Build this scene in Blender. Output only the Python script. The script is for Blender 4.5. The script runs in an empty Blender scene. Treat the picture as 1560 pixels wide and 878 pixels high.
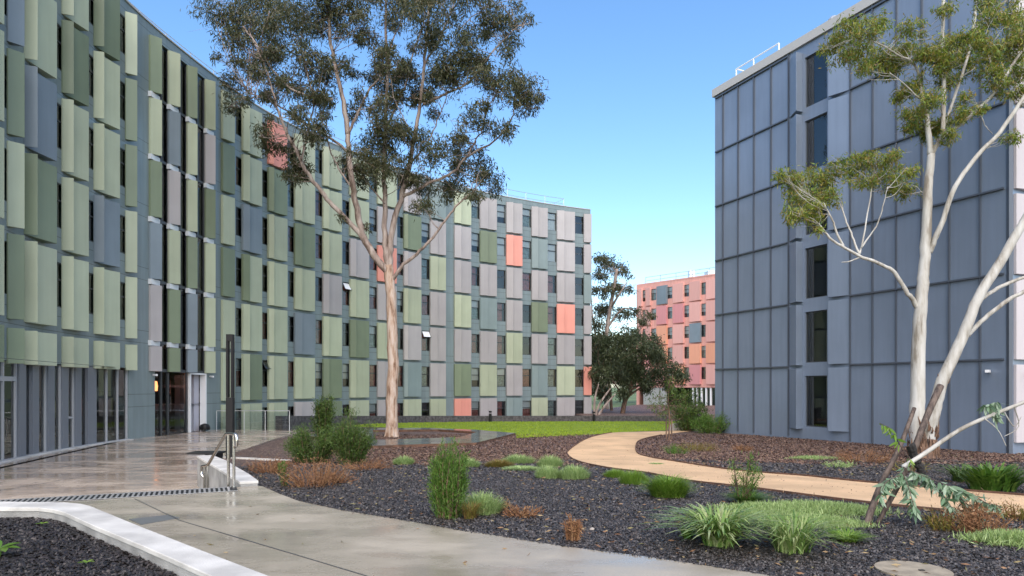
import bpy, bmesh, math, random
import numpy as np
from mathutils import Vector
R = math.radians
rng = np.random.default_rng(7)
random.seed(7)
sc = bpy.context.scene
C = sc.collection

# ------------------------------------------------------------ camera
F = 1040.0; HZ = 590.0; CZ = 1.75
cam = bpy.data.cameras.new('camera'); co = bpy.data.objects.new('camera', cam); C.objects.link(co)
co.location = (0, 0, CZ); co.rotation_euler = (R(90), 0, 0)
cam.lens = 24; cam.sensor_width = 36; cam.shift_y = (HZ-439)/1560; cam.clip_end = 3000; cam.clip_start = .05
sc.camera = co
# ------------------------------------------------------------ sky, sun, exposure
SUN_EL, SUN_AZ = 46, 180
w = bpy.data.worlds.new('World'); sc.world = w; w.use_nodes = True
nt = w.node_tree; nt.nodes.clear()
sky = nt.nodes.new('ShaderNodeTexSky'); sky.sky_type = 'NISHITA'; sky.sun_disc = False
sky.sun_elevation = R(SUN_EL); sky.sun_rotation = R(SUN_AZ); sky.air_density = 1.0; sky.dust_density = 1.0; sky.ozone_density = 1.0
bg = nt.nodes.new('ShaderNodeBackground'); bg.inputs[1].default_value = .14
hs = nt.nodes.new('ShaderNodeHueSaturation'); hs.inputs['Saturation'].default_value = 1.22
wo = nt.nodes.new('ShaderNodeOutputWorld')
nt.links.new(sky.outputs[0], hs.inputs['Color']); nt.links.new(hs.outputs[0], bg.inputs[0]); nt.links.new(bg.outputs[0], wo.inputs[0])
sl = bpy.data.lights.new('sun', 'SUN'); sl.energy = 2.3; sl.angle = R(90); sl.color = (1, .88, .74)
so = bpy.data.objects.new('sun', sl); C.objects.link(so)
d = Vector((math.sin(R(SUN_AZ))*math.cos(R(SUN_EL)), math.cos(R(SUN_AZ))*math.cos(R(SUN_EL)), math.sin(R(SUN_EL))))
so.rotation_euler = d.to_track_quat('Z', 'Y').to_euler(); so.location = (0, 0, 60)
sc.view_settings.view_transform = 'Standard'; sc.view_settings.look = 'None'
sc.view_settings.exposure = 1.12; sc.view_settings.gamma = 1; sc.view_settings.use_curve_mapping = False

# ------------------------------------------------------------ helpers
def tag(o, label=None, cat=None, group=None, kind=None):
    if label: o['label'] = label
    if cat: o['category'] = cat
    if group: o['group'] = group
    if kind: o['kind'] = kind
    return o
def empty(name, loc, label, cat, group=None):
    o = bpy.data.objects.new(name, None); C.objects.link(o); o.location = loc; o.empty_display_size = .3
    return tag(o, label, cat, group)
def wmat(o):
    m = o.matrix_parent_inverse @ o.matrix_basis if o.parent else o.matrix_basis.copy()
    return wmat(o.parent) @ m if o.parent else m
class MB:
    def __init__(s): s.v = []; s.f = []; s.m = []
    def face(s, pts, mi=0):
        n = len(s.v); s.v += [tuple(p) for p in pts]; s.f.append(tuple(range(n, n+len(pts)))); s.m.append(mi)
    def prism(s, base, top, mi=0):      # base, top: equal length loops (base counter-clockwise seen from top)
        n = len(s.v); k = len(base); s.v += [tuple(p) for p in base]+[tuple(p) for p in top]
        s.f.append(tuple(range(n+k-1, n-1, -1))); s.f.append(tuple(range(n+k, n+2*k))); s.m += [mi, mi]
        for i in range(k):
            j = (i+1) % k; s.f.append((n+i, n+j, n+k+j, n+k+i)); s.m.append(mi)
    def box(s, a, b, mi=0):
        x0, y0, z0 = a; x1, y1, z1 = b
        s.prism([(x0,y0,z0),(x1,y0,z0),(x1,y1,z0),(x0,y1,z0)], [(x0,y0,z1),(x1,y0,z1),(x1,y1,z1),(x0,y1,z1)], mi)
    def poly(s, pts2, z0, z1, mi=0):    # extruded plan polygon
        ar = sum(pts2[i][0]*pts2[(i+1)%len(pts2)][1]-pts2[(i+1)%len(pts2)][0]*pts2[i][1] for i in range(len(pts2)))
        if ar < 0: pts2 = pts2[::-1]
        s.prism([(p[0],p[1],z0) for p in pts2], [(p[0],p[1],z1) for p in pts2], mi)
    def bar(s, p, q, wd, ht, mi=0):     # box bar along p-q
        p = Vector(p); q = Vector(q); t = (q-p).normalized()
        up = Vector((0,0,1)) if abs(t.z) < .95 else Vector((1,0,0))
        a = t.cross(up).normalized()*wd/2; b = a.cross(t).normalized()*ht/2
        s.prism([p-a-b, p+a-b, p+a+b, p-a+b], [q-a-b, q+a-b, q+a+b, q-a+b], mi)
    def tube(s, pts, rad, seg=8, mi=0, cap=True):
        pts = [Vector(p) for p in pts]; n = len(pts)
        if not hasattr(rad, '__len__'): rad = [rad]*n
        base = len(s.v); ref = Vector((.3, .9, .1))
        for i, p in enumerate(pts):
            t = (pts[min(i+1,n-1)]-pts[max(i-1,0)]).normalized()
            if i == 0:
                if abs(t.dot(ref)) > .9: ref = Vector((1,0,0))
            a = (ref - t*ref.dot(t)).normalized(); ref = a; b = t.cross(a)
            for k in range(seg):
                an = 2*math.pi*k/seg; s.v.append(tuple(p+(a*math.cos(an)+b*math.sin(an))*rad[i]))
        for i in range(n-1):
            for k in range(seg):
                k2 = (k+1) % seg
                s.f.append((base+i*seg+k, base+i*seg+k2, base+(i+1)*seg+k2, base+(i+1)*seg+k)); s.m.append(mi)
        if cap:
            s.f.append(tuple(base+k for k in range(seg-1,-1,-1))); s.m.append(mi)
            s.f.append(tuple(base+(n-1)*seg+k for k in range(seg))); s.m.append(mi)
    def build(s, name, mats, parent=None, smooth=False, bevel=0):
        me = bpy.data.meshes.new(name); me.from_pydata(s.v, [], s.f)
        if not isinstance(mats, (list, tuple)): mats = [mats]
        for m in mats: me.materials.append(m)
        if len(mats) > 1: me.polygons.foreach_set('material_index', s.m)
        if smooth: me.polygons.foreach_set('use_smooth', [True]*len(s.f))
        me.update()
        o = bpy.data.objects.new(name, me); C.objects.link(o)
        if parent is not None:
            o.parent = parent
            o.matrix_parent_inverse = wmat(parent).inverted()
        if bevel:
            b = o.modifiers.new('bevel', 'BEVEL'); b.width = bevel; b.segments = 2; b.limit_method = 'ANGLE'
        return o

def quads(name, V, mats, parent=None, tri=False, smooth=False):
    """V: (n,k,3) array of k-gons"""
    n, k, _ = V.shape
    me = bpy.data.meshes.new(name)
    me.vertices.add(n*k); me.vertices.foreach_set('co', V.reshape(-1).astype(np.float32))
    me.loops.add(n*k); me.loops.foreach_set('vertex_index', np.arange(n*k, dtype=np.int32))
    me.polygons.add(n); me.polygons.foreach_set('loop_start', np.arange(0, n*k, k, dtype=np.int32))
    me.materials.append(mats); me.update(calc_edges=True)
    o = bpy.data.objects.new(name, me); C.objects.link(o)
    if parent is not None:
        o.parent = parent; o.matrix_parent_inverse = wmat(parent).inverted()
    return o

def zg(Y):
    return float(np.interp(Y, [10.5, 24, 36, 48, 56, 70], [0, -.58, -.72, -.82, -1.05, -1.2]))
def P(px, py, Y): return Vector(((px-780)/F*Y, Y, CZ+(HZ-py)/F*Y))
def Pz(px, py, z): 
    Y = (CZ-z)*F/(py-HZ); return Vector(((px-780)/F*Y, Y, z))
def G(px, py):
    z = -.4
    for _ in range(40):
        Y = (CZ-z)*F/(py-HZ); z = .5*z+.5*(zg(Y)-.03)
    Y = (CZ-z)*F/(py-HZ)
    return Vector(((px-780)/F*Y, Y, zg(Y)-.03))

# ------------------------------------------------------------ materials
def mat(name, col, rough=.6, metal=0, var=.0, vscale=1.5, bump=0, bscale=20, spec=.5, var2=None, coords='Object'):
    m = bpy.data.materials.new(name); m.use_nodes = True; n = m.node_tree; b = n.nodes['Principled BSDF']
    b.inputs['Base Color'].default_value = (*col, 1); b.inputs['Roughness'].default_value = rough
    b.inputs['Metallic'].default_value = metal; b.inputs['Specular IOR Level'].default_value = spec
    tc = n.nodes.new('ShaderNodeTexCoord')
    if var:
        no = n.nodes.new('ShaderNodeTexNoise'); no.inputs['Scale'].default_value = vscale; no.inputs['Detail'].default_value = 5
        n.links.new(tc.outputs[coords], no.inputs['Vector'])
        mx = n.nodes.new('ShaderNodeMix'); mx.data_type = 'RGBA'
        a = [max(0, c*(1-var)) for c in col]; c2 = var2 or [min(1, c*(1+var)) for c in col]
        mx.inputs[6].default_value = (*a, 1); mx.inputs[7].default_value = (*c2, 1)
        rp = n.nodes.new('ShaderNodeMapRange'); rp.inputs[1].default_value = .35; rp.inputs[2].default_value = .65
        n.links.new(no.outputs[0], rp.inputs[0]); n.links.new(rp.outputs[0], mx.inputs[0])
        n.links.new(mx.outputs[2], b.inputs['Base Color'])
    if bump:
        no = n.nodes.new('ShaderNodeTexNoise'); no.inputs['Scale'].default_value = bscale; no.inputs['Detail'].default_value = 6
        n.links.new(tc.outputs[coords], no.inputs['Vector'])
        bp = n.nodes.new('ShaderNodeBump'); bp.inputs['Strength'].default_value = bump; bp.inputs['Distance'].default_value = .05
        n.links.new(no.outputs[0], bp.inputs['Height']); n.links.new(bp.outputs[0], b.inputs['Normal'])
    return m
def island(name, cols, rough=.5, trans=.0, spec=.4):
    """colour varies from piece to piece (leaf, chip, blade)"""
    m = bpy.data.materials.new(name); m.use_nodes = True; n = m.node_tree; b = n.nodes['Principled BSDF']
    g = n.nodes.new('ShaderNodeNewGeometry'); r = n.nodes.new('ShaderNodeValToRGB')
    el = r.color_ramp.elements
    for i, c in enumerate(cols):
        p = i/(len(cols)-1)
        e = el[0] if i == 0 else (el[-1] if i == len(cols)-1 else el.new(p))
        e.position = p; e.color = (*c, 1)
    n.links.new(g.outputs['Random Per Island'], r.inputs[0]); n.links.new(r.outputs[0], b.inputs['Base Color'])
    b.inputs['Roughness'].default_value = rough; b.inputs['Specular IOR Level'].default_value = spec
    if trans:
        t = n.nodes.new('ShaderNodeBsdfTranslucent'); mx = n.nodes.new('ShaderNodeMixShader'); mx.inputs[0].default_value = trans
        n.links.new(r.outputs[0], t.inputs[0]); n.links.new(b.outputs[0], mx.inputs[1]); n.links.new(t.outputs[0], mx.inputs[2])
        n.links.new(mx.outputs[0], n.nodes['Material Output'].inputs[0])
    return m
def glassmat(name, tint=.55, refl=.08):
    m = bpy.data.materials.new(name); m.use_nodes = True; n = m.node_tree; n.nodes.clear()
    o = n.nodes.new('ShaderNodeOutputMaterial'); t = n.nodes.new('ShaderNodeBsdfTransparent'); t.inputs[0].default_value = (tint*.95, tint, tint, 1)
    g = n.nodes.new('ShaderNodeBsdfGlossy'); g.inputs['Roughness'].default_value = .015; g.inputs[0].default_value = (.9,.93,.95,1)
    fr = n.nodes.new('ShaderNodeFresnel'); fr.inputs[0].default_value = 1.6
    ad = n.nodes.new('ShaderNodeMath'); ad.operation = 'ADD'; ad.inputs[1].default_value = refl; ad.use_clamp = True
    mx = n.nodes.new('ShaderNodeMixShader')
    n.links.new(fr.outputs[0], ad.inputs[0]); n.links.new(ad.outputs[0], mx.inputs[0]); n.links.new(t.outputs[0], mx.inputs[1]); n.links.new(g.outputs[0], mx.inputs[2])
    n.links.new(mx.outputs[0], o.inputs[0]); return m
def joints(m, z0, period, lines, wdt=.012, dark=.35, extra=None):
    """thin dark sealant joints at fixed heights"""
    n = m.node_tree; b = n.nodes['Principled BSDF']
    lk = b.inputs['Base Color'].links
    tc = n.nodes.new('ShaderNodeNewGeometry'); sp = n.nodes.new('ShaderNodeSeparateXYZ'); n.links.new(tc.outputs['Position'], sp.inputs[0])
    acc = None
    for l in lines:
        a = n.nodes.new('ShaderNodeMath'); a.operation = 'SUBTRACT'; a.inputs[1].default_value = z0+l; n.links.new(sp.outputs[2], a.inputs[0])
        p = n.nodes.new('ShaderNodeMath'); p.operation = 'PINGPONG'; p.inputs[1].default_value = period/2; n.links.new(a.outputs[0], p.inputs[0])
        c = n.nodes.new('ShaderNodeMath'); c.operation = 'LESS_THAN'; c.inputs[1].default_value = wdt; n.links.new(p.outputs[0], c.inputs[0])
        if acc is None: acc = c
        else:
            x = n.nodes.new('ShaderNodeMath'); x.operation = 'MAXIMUM'; n.links.new(acc.outputs[0], x.inputs[0]); n.links.new(c.outputs[0], x.inputs[1]); acc = x
    mx = n.nodes.new('ShaderNodeMix'); mx.data_type = 'RGBA'
    col = b.inputs['Base Color'].default_value
    if lk: n.links.new(lk[0].from_socket, mx.inputs[6])
    else: mx.inputs[6].default_value = col
    mx.inputs[7].default_value = (col[0]*dark, col[1]*dark, col[2]*dark, 1)
    n.links.new(acc.outputs[0], mx.inputs[0]); n.links.new(mx.outputs[2], b.inputs['Base Color'])

ZB = .97
def weather(m, amt=.05, tone=.12):
    n = m.node_tree; b = n.nodes['Principled BSDF']; N = n.nodes.new; K = n.links.new
    g = N('ShaderNodeNewGeometry'); mp = N('ShaderNodeMapping'); mp.inputs['Scale'].default_value = (5,5,.35); K(g.outputs['Position'], mp.inputs[0])
    no = N('ShaderNodeTexNoise'); no.inputs['Scale'].default_value = 1.0; no.inputs['Detail'].default_value = 6; K(mp.outputs[0], no.inputs['Vector'])
    r1 = N('ShaderNodeMapRange'); r1.inputs[1].default_value = .3; r1.inputs[2].default_value = .7; r1.inputs[3].default_value = 1-amt; r1.inputs[4].default_value = 1+amt*.5; K(no.outputs[0], r1.inputs[0])
    oi = N('ShaderNodeObjectInfo'); r2 = N('ShaderNodeMapRange'); r2.inputs[3].default_value = 1-tone; r2.inputs[4].default_value = 1+tone*.4; K(oi.outputs['Random'], r2.inputs[0])
    mu = N('ShaderNodeMath'); mu.operation = 'MULTIPLY'; K(r1.outputs[0], mu.inputs[0]); K(r2.outputs[0], mu.inputs[1])
    mx = N('ShaderNodeMix'); mx.data_type = 'RGBA'; mx.blend_type = 'MULTIPLY'; mx.inputs[0].default_value = 1
    lk = b.inputs['Base Color'].links
    if lk: K(lk[0].from_socket, mx.inputs[6])
    else: mx.inputs[6].default_value = b.inputs['Base Color'].default_value
    K(mu.outputs[0], mx.inputs[7]); K(mx.outputs[2], b.inputs['Base Color'])
    bp = N('ShaderNodeBump'); bp.inputs['Strength'].default_value = .12; bp.inputs['Distance'].default_value = .03
    n2 = N('ShaderNodeTexNoise'); n2.inputs['Scale'].default_value = 1.1; K(g.outputs['Position'], n2.inputs['Vector']); K(n2.outputs[0], bp.inputs['Height']); K(bp.outputs[0], b.inputs['Normal'])
M = {}
M['L'] = mat('light green cladding', (.37,.41,.29), .42, var=.05, vscale=.7)
M['G'] = mat('sage green cladding', (.165,.205,.13), .42, var=.06, vscale=.7)
M['S'] = mat('slate blue cladding', (.165,.205,.235), .4, var=.06, vscale=.7)
M['P'] = mat('mauve grey cladding', (.36,.34,.34), .42, var=.04, vscale=.7)
M['O'] = mat('coral cladding', (.70,.29,.225), .42, var=.04, vscale=.7)
M['T'] = mat('teal grey cladding', (.20,.26,.26), .42, var=.05, vscale=.7)
M['wall'] = mat('grey green wall panels', (.175,.22,.225), .35, var=.06, vscale=.5); joints(M['wall'], ZB, 3.0, [-.13, .45])
M['strip'] = mat('pale joint strip', (.32,.37,.38), .35)
M['frame'] = mat('dark window frame', (.045,.05,.055), .4)
M['glass'] = glassmat('window glass', .85, .03)
M['shopglass'] = glassmat('shop glass', .75, .05)
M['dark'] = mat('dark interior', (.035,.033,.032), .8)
M['red'] = mat('rust red curtain', (.30,.10,.085), .8, var=.3, vscale=6)
M['pale'] = mat('pale roller blind', (.62,.65,.65), .8)
M['tealb'] = mat('grey green curtain', (.24,.31,.29), .8, var=.3, vscale=6)
M['pillar'] = mat('slate pillar', (.15,.165,.19), .35)
M['white'] = mat('white metal', (.72,.73,.74), .4)
M['soffit'] = mat('light slab edge', (.62,.65,.67), .4)
M['black'] = mat('black metal', (.012,.012,.013), .5, spec=.25)
M['steel'] = mat('stainless steel', (.55,.52,.48), .22, metal=1)
M['galv'] = mat('galvanised rail', (.5,.52,.54), .35, metal=.6)
M['lilac'] = mat('lilac lobby wall', (.42,.42,.48), .5)
M['roofc'] = mat('roof slab', (.3,.3,.29), .8)
M['cap'] = mat('parapet metal cap', (.42,.41,.39), .6)
M['plant'] = mat('pinkish rooftop screen', (.40,.34,.34), .7)
M['blue'] = mat('blue grey zinc cladding', (.19,.235,.305), .27, metal=.15, var=.06, vscale=.4)
M['bluerib'] = mat('blue grey seam', (.085,.10,.125), .4, metal=.2)
M['pinkw'] = mat('salmon wall', (.56,.28,.235), .6, var=.05)
M['K'] = mat('pink cladding', (.66,.35,.30), .5)
M['K2'] = mat('rose cladding', (.60,.25,.25), .5)
M['O2'] = mat('orange cladding', (.70,.32,.20), .5)
M['PS'] = mat('pinkish grey panels', (.50,.46,.47), .45)

for k_ in ('L','G','S','P','O','T','K','K2','O2','PS'): weather(M[k_])
for k_ in ('wall','pinkw'): weather(M[k_], .12, 0)
weather(M['blue'], .05, 0)
# ------------------------------------------------------------ walls that follow a plan line
class Line:
    def __init__(s, pts, curve=True):
        p = np.array(pts, float)
        if curve:
            out = []
            for i in range(len(p)-1):
                p0 = p[max(i-1,0)]; p1 = p[i]; p2 = p[i+1]; p3 = p[min(i+2,len(p)-1)]
                for t in np.linspace(0, 1, 9)[:-1]:
                    out.append(.5*((2*p1)+(-p0+p2)*t+(2*p0-5*p1+4*p2-p3)*t*t+(-p0+3*p1-3*p2+p3)*t**3))
            out.append(p[-1]); p = np.array(out)
        s.p = p; s.s = np.concatenate([[0], np.cumsum(np.hypot(*np.diff(p, axis=0).T))]); s.len = s.s[-1]
        s.ts = np.linspace(0, s.len, 4000)
        s.cache = {}
    def pos(s, t, d=0, z=0):
        x = np.interp(t, s.s, s.p[:,0]); y = np.interp(t, s.s, s.p[:,1])
        e = .6; a = max(0, t-e); b = min(s.len, t+e)
        tx = np.interp(b, s.s, s.p[:,0])-np.interp(a, s.s, s.p[:,0]); ty = np.interp(b, s.s, s.p[:,1])-np.interp(a, s.s, s.p[:,1])
        l = math.hypot(tx, ty); return Vector((x+ty/l*d, y-tx/l*d, z))
    def at(s, px, d=0):
        if d not in s.cache:
            q = [s.pos(t, d) for t in s.ts]; s.cache[d] = np.array([780+F*v.x/v.y for v in q])
        arr = s.cache[d]
        if arr[-1] > arr[0]: return float(np.interp(px, arr, s.ts))
        return float(np.interp(-px, -arr, s.ts))
    def wall(s, mb, z0, z1, openings, mi=0, depth=.16, ri=0, s0=0, s1=None, step=1.2):
        s1 = s.len if s1 is None else s1
        br = set([s0, s1])
        for o in openings: br.add(o[0]); br.add(o[1])
        br = sorted(br); fin = []
        for a, b in zip(br[:-1], br[1:]):
            n = max(1, int(math.ceil((b-a)/step))); fin += [a+(b-a)*i/n for i in range(n)]
        fin.append(br[-1])
        for a, b in zip(fin[:-1], fin[1:]):
            if b-a < 1e-5: continue
            mid = (a+b)/2; ops = sorted([(o[2], o[3]) for o in openings if o[0] <= mid <= o[1]])
            z = z0
            for lo, hi in ops+[(z1, z1)]:
                if lo > z: mb.face([s.pos(a,0,z), s.pos(b,0,z), s.pos(b,0,lo), s.pos(a,0,lo)], mi)
                z = max(z, hi)
        for a, b, lo, hi in openings:
            A = s.pos(a,0); B = s.pos(b,0); A2 = s.pos(a,-depth); B2 = s.pos(b,-depth)
            q = lambda v, z: (v.x, v.y, z)
            mb.face([q(A,lo), q(A2,lo), q(A2,hi), q(A,hi)], ri); mb.face([q(B,lo), q(B,hi), q(B2,hi), q(B2,lo)], ri)
            mb.face([q(A,lo), q(B,lo), q(B2,lo), q(A2,lo)], ri); mb.face([q(A,hi), q(A2,hi), q(B2,hi), q(B,hi)], ri)
    def block(s, mb, a, b, d0, d1, z0, z1, mi=0, db0=None, db1=None):
        """a box on the wall from s=a to s=b; front depth d1 at a and db1 at b; back depth d0"""
        db0 = d0 if db0 is None else db0; db1 = d1 if db1 is None else db1
        pts = [s.pos(a,d0), s.pos(b,db0), s.pos(b,db1), s.pos(a,d1)]
        mb.poly([(p.x,p.y) for p in pts], z0, z1, mi)
    def sheet(s, mb, a, b, d, z0, z1, mi=0, step=1.2):
        n = max(1, int((b-a)/step))
        for i in range(n):
            p = a+(b-a)*i/n; q = a+(b-a)*(i+1)/n
            mb.face([s.pos(p,d,z0), s.pos(q,d,z0), s.pos(q,d,z1), s.pos(p,d,z1)], mi)

nwin = 0
def window(L, a, b, z0, z1, parent, style, tilt=False, name='window', d=-.09, split=.62, glass='glass', vsplit=None):
    """frame with its pane and a curtain or blind behind it"""
    t = .05; mb = MB()
    L.block(mb, a+.002, a+t, d-.05, d+.02, z0+.002, z1-.002); L.block(mb, b-t, b-.002, d-.05, d+.02, z0+.002, z1-.002)
    L.block(mb, a+t, b-t, d-.05, d+.02, z0+.002, z0+t); L.block(mb, a+t, b-t, d-.05, d+.02, z1-t, z1-.002)
    zs = z0+(z1-z0)*split
    if split: L.block(mb, a+t, b-t, d-.048, d+.018, zs-.03, zs+.03)
    if vsplit:
        v = a+(b-a)*vsplit; L.block(mb, v-.02, v+.02, d-.046, d+.016, z0+t, (zs-.03) if split else z1-t)
    fr = mb.build(name, M['frame'], parent)
    g = MB(); dd = d-.01
    if tilt:
        p = [L.pos(a+t, dd+.32, zs+.1), L.pos(b-t, dd+.32, zs+.1), L.pos(b-t, dd+.03, z1-t), L.pos(a+t, dd+.03, z1-t)]
        g.face([L.pos(a+t,dd,z0+t), L.pos(b-t,dd,z0+t), L.pos(b-t,dd,zs-.03), L.pos(a+t,dd,zs-.03)])
        g.build('pane', M[glass], fr)
        g2 = MB(); nrm = .02
        g2.face(p); g2.build('open_sash', M['white'] if style != 'dark' else M[glass], fr)
        f2 = MB()
        for u, v in ((0,1),(1,2),(2,3),(3,0)): f2.bar(p[u], p[v], .04, .03)
        f2.build('sash_frame', M['frame'], fr)
    else:
        g.face([L.pos(a+t,dd,z0+t), L.pos(b-t,dd,z0+t), L.pos(b-t,dd,z1-t), L.pos(a+t,dd,z1-t)]); g.build('pane', M[glass], fr)
    k = MB(); e = d-.12
    def cur(za, zb, m, s0=0., s1=1.):
        q = MB(); A = a+.01+(b-a-.02)*s0; B = a+.01+(b-a-.02)*s1; n = 9 if m != 'pale' else 1
        for i in range(n):
            u = A+(B-A)*i/n; v = A+(B-A)*(i+1)/n; du = .03*(i % 2) if n > 1 else 0; dv = .03*((i+1) % 2) if n > 1 else 0
            q.face([L.pos(u,e-du,za), L.pos(v,e-dv,za), L.pos(v,e-dv,zb), L.pos(u,e-du,zb)])
        q.build('curtain' if m != 'pale' else 'blind', M[m], fr)
    if style == 'red': cur(z0, z1, 'red', 0, random.choice([1,.9,.7]))
    elif style == 'redpale': cur(z0, zs-.1, 'red'); cur(zs-.1+.003, z1, 'pale')
    elif style == 'palelow': cur(z0+(z1-z0)*.35, z1, 'pale')
    elif style == 'pale': cur(z0, z1, 'pale')
    elif style == 'tealp': cur(z0, zs, 'tealb'); cur(zs+.003, z1, 'pale')
    elif style == 'teal': cur(z0, z1, 'tealb', 0, .8)
    return fr

# ============================================================ SETTING
def sheet_poly(name, pts, mats, dz=0.0, flat=None, thick=0, cuts=(10.5,24,36,48,56,70), parent=None):
    """plan polygon draped on the falling garden level"""
    bm = bmesh.new(); vs = [bm.verts.new((p[0], p[1], 0)) for p in pts]; bm.faces.new(vs)
    if flat is None:
        for c in cuts:
            bmesh.ops.bisect_plane(bm, geom=bm.verts[:]+bm.edges[:]+bm.faces[:], plane_co=(0,c,0), plane_no=(0,1,0))
    bmesh.ops.triangulate(bm, faces=bm.faces[:])
    for v in bm.verts: v.co.z = flat if flat is not None else zg(v.co.y)+dz
    bmesh.ops.recalc_face_normals(bm, faces=bm.faces[:])
    if sum(f.normal.z for f in bm.faces) < 0: bmesh.ops.reverse_faces(bm, faces=bm.faces[:])
    if thick:
        r = bmesh.ops.extrude_face_region(bm, geom=bm.faces[:])
        for v in [g for g in r['geom'] if isinstance(g, bmesh.types.BMVert)]: v.co.z -= thick
        bmesh.ops.recalc_face_normals(bm, faces=bm.faces[:])
    me = bpy.data.meshes.new(name); bm.to_mesh(me); bm.free()
    for m in (mats if isinstance(mats, list) else [mats]): me.materials.append(m)
    o = bpy.data.objects.new(name, me); C.objects.link(o); return o

def mulchmat():
    m = bpy.data.materials.new('bark and stone mulch'); m.use_nodes = True; n = m.node_tree; b = n.nodes['Principled BSDF']; N = n.nodes.new; K = n.links.new
    g = N('ShaderNodeNewGeometry'); sp = N('ShaderNodeSeparateXYZ'); K(g.outputs['Position'], sp.inputs[0])
    big = N('ShaderNodeTexNoise'); big.inputs['Scale'].default_value = .35; big.inputs['Detail'].default_value = 8; K(g.outputs['Position'], big.inputs['Vector'])
    a = N('ShaderNodeMath'); a.operation = 'MULTIPLY_ADD'; a.inputs[1].default_value = 9; K(big.outputs[0], a.inputs[0]); K(sp.outputs[1], a.inputs[2])
    r = N('ShaderNodeMapRange'); r.inputs[1].default_value = 22.8; r.inputs[2].default_value = 24.6; K(a.outputs[0], r.inputs[0])
    vo = N('ShaderNodeTexVoronoi'); vo.inputs['Scale'].default_value = 22; K(g.outputs['Position'], vo.inputs['Vector'])
    c1 = N('ShaderNodeValToRGB'); e = c1.color_ramp.elements; e[0].color = (.008,.008,.009,1); e[1].color = (.075,.07,.072,1); e[1].position = .85
    x = e.new(.96); x.color = (.20,.19,.18,1)
    c2 = N('ShaderNodeValToRGB'); e = c2.color_ramp.elements; e[0].color = (.022,.013,.011,1); e[1].color = (.17,.10,.08,1); e[1].position = .8
    x = e.new(.97); x.color = (.33,.25,.20,1)
    bw = N('ShaderNodeSeparateColor'); K(vo.outputs['Color'], bw.inputs[0]); K(bw.outputs[0], c1.inputs[0]); K(bw.outputs[1], c2.inputs[0])
    mx = N('ShaderNodeMix'); mx.data_type = 'RGBA'; K(r.outputs[0], mx.inputs[0]); K(c1.outputs[0], mx.inputs[6]); K(c2.outputs[0], mx.inputs[7]); K(mx.outputs[2], b.inputs['Base Color'])
    bp = N('ShaderNodeBump'); bp.inputs['Strength'].default_value = .9; bp.inputs['Distance'].default_value = .04; K(vo.outputs['Distance'], bp.inputs['Height']); K(bp.outputs[0], b.inputs['Normal'])
    b.inputs['Roughness'].default_value = .55; return m
M['mulch'] = mulchmat()

def wetmat(name, dry, wet, joints_=None, rmin=.11, rmax=.5, bstr=.04):
    m = bpy.data.materials.new(name); m.use_nodes = True; n = m.node_tree; b = n.nodes['Principled BSDF']; N = n.nodes.new; K = n.links.new
    g = N('ShaderNodeNewGeometry')
    mp = N('ShaderNodeMapping'); mp.inputs['Scale'].default_value = (.55, 1.0, 1); K(g.outputs['Position'], mp.inputs[0])
    n1 = N('ShaderNodeTexNoise'); n1.inputs['Scale'].default_value = .9; n1.inputs['Detail'].default_value = 8; n1.inputs['Roughness'].default_value = .65; K(mp.outputs[0], n1.inputs['Vector'])
    r = N('ShaderNodeMapRange'); r.inputs[1].default_value = .38; r.inputs[2].default_value = .64; K(n1.outputs[0], r.inputs[0])
    n2 = N('ShaderNodeTexNoise'); n2.inputs['Scale'].default_value = 60; n2.inputs['Detail'].default_value = 4; K(g.outputs['Position'], n2.inputs['Vector'])
    mx = N('ShaderNodeMix'); mx.data_type = 'RGBA'; mx.inputs[6].default_value = (*wet, 1); mx.inputs[7].default_value = (*dry, 1); K(r.outputs[0], mx.inputs[0])
    m2 = N('ShaderNodeMix'); m2.data_type = 'RGBA'; m2.blend_type = 'MULTIPLY'; m2.inputs[0].default_value = .5; K(mx.outputs[2], m2.inputs[6])
    cr = N('ShaderNodeMapRange'); cr.inputs[1].default_value = .3; cr.inputs[2].default_value = .7; cr.inputs[3].default_value = .7; cr.inputs[4].default_value = 1.2; K(n2.outputs[0], cr.inputs[0]); K(cr.outputs[0], m2.inputs[7])
    K(m2.outputs[2], b.inputs['Base Color'])
    rr = N('ShaderNodeMapRange'); rr.inputs[3].default_value = rmin; rr.inputs[4].default_value = rmax; K(r.outputs[0], rr.inputs[0]); K(rr.outputs[0], b.inputs['Roughness'])
    bp = N('ShaderNodeBump'); bp.inputs['Strength'].default_value = bstr; bp.inputs['Distance'].default_value = .05
    n3 = N('ShaderNodeTexNoise'); n3.inputs['Scale'].default_value = 7; n3.inputs['Detail'].default_value = 5; K(g.outputs['Position'], n3.inputs['Vector'])
    K(n3.outputs[0], bp.inputs['Height']); K(bp.outputs[0], b.inputs['Normal'])
    b.inputs['Specular IOR Level'].default_value = .6
    return m
M['path'] = wetmat('wet grey concrete', (.37,.325,.25), (.23,.20,.155))
M['plaza'] = wetmat('wet plaza concrete', (.50,.41,.33), (.33,.265,.205), rmin=.08, rmax=.36, bstr=.06)
M['paver'] = wetmat('wet dark pavers', (.10,.095,.09), (.035,.033,.03), rmin=.04, rmax=.25)
M['conc'] = mat('white painted concrete', (.50,.485,.45), .65, var=.2, vscale=2, bump=.15, bscale=60)
M['concface'] = mat('raw concrete face', (.27,.265,.25), .75, var=.25, vscale=2.5, bump=.3, bscale=50)
M['lawn'] = mat('lawn soil green', (.17,.25,.012), .9, var=.25, vscale=1.2, bump=.6, bscale=60)
M['tan'] = mat('compacted sandstone gravel', (.55,.37,.21), .85, var=.16, vscale=.9, bump=.4, bscale=120)
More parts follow.
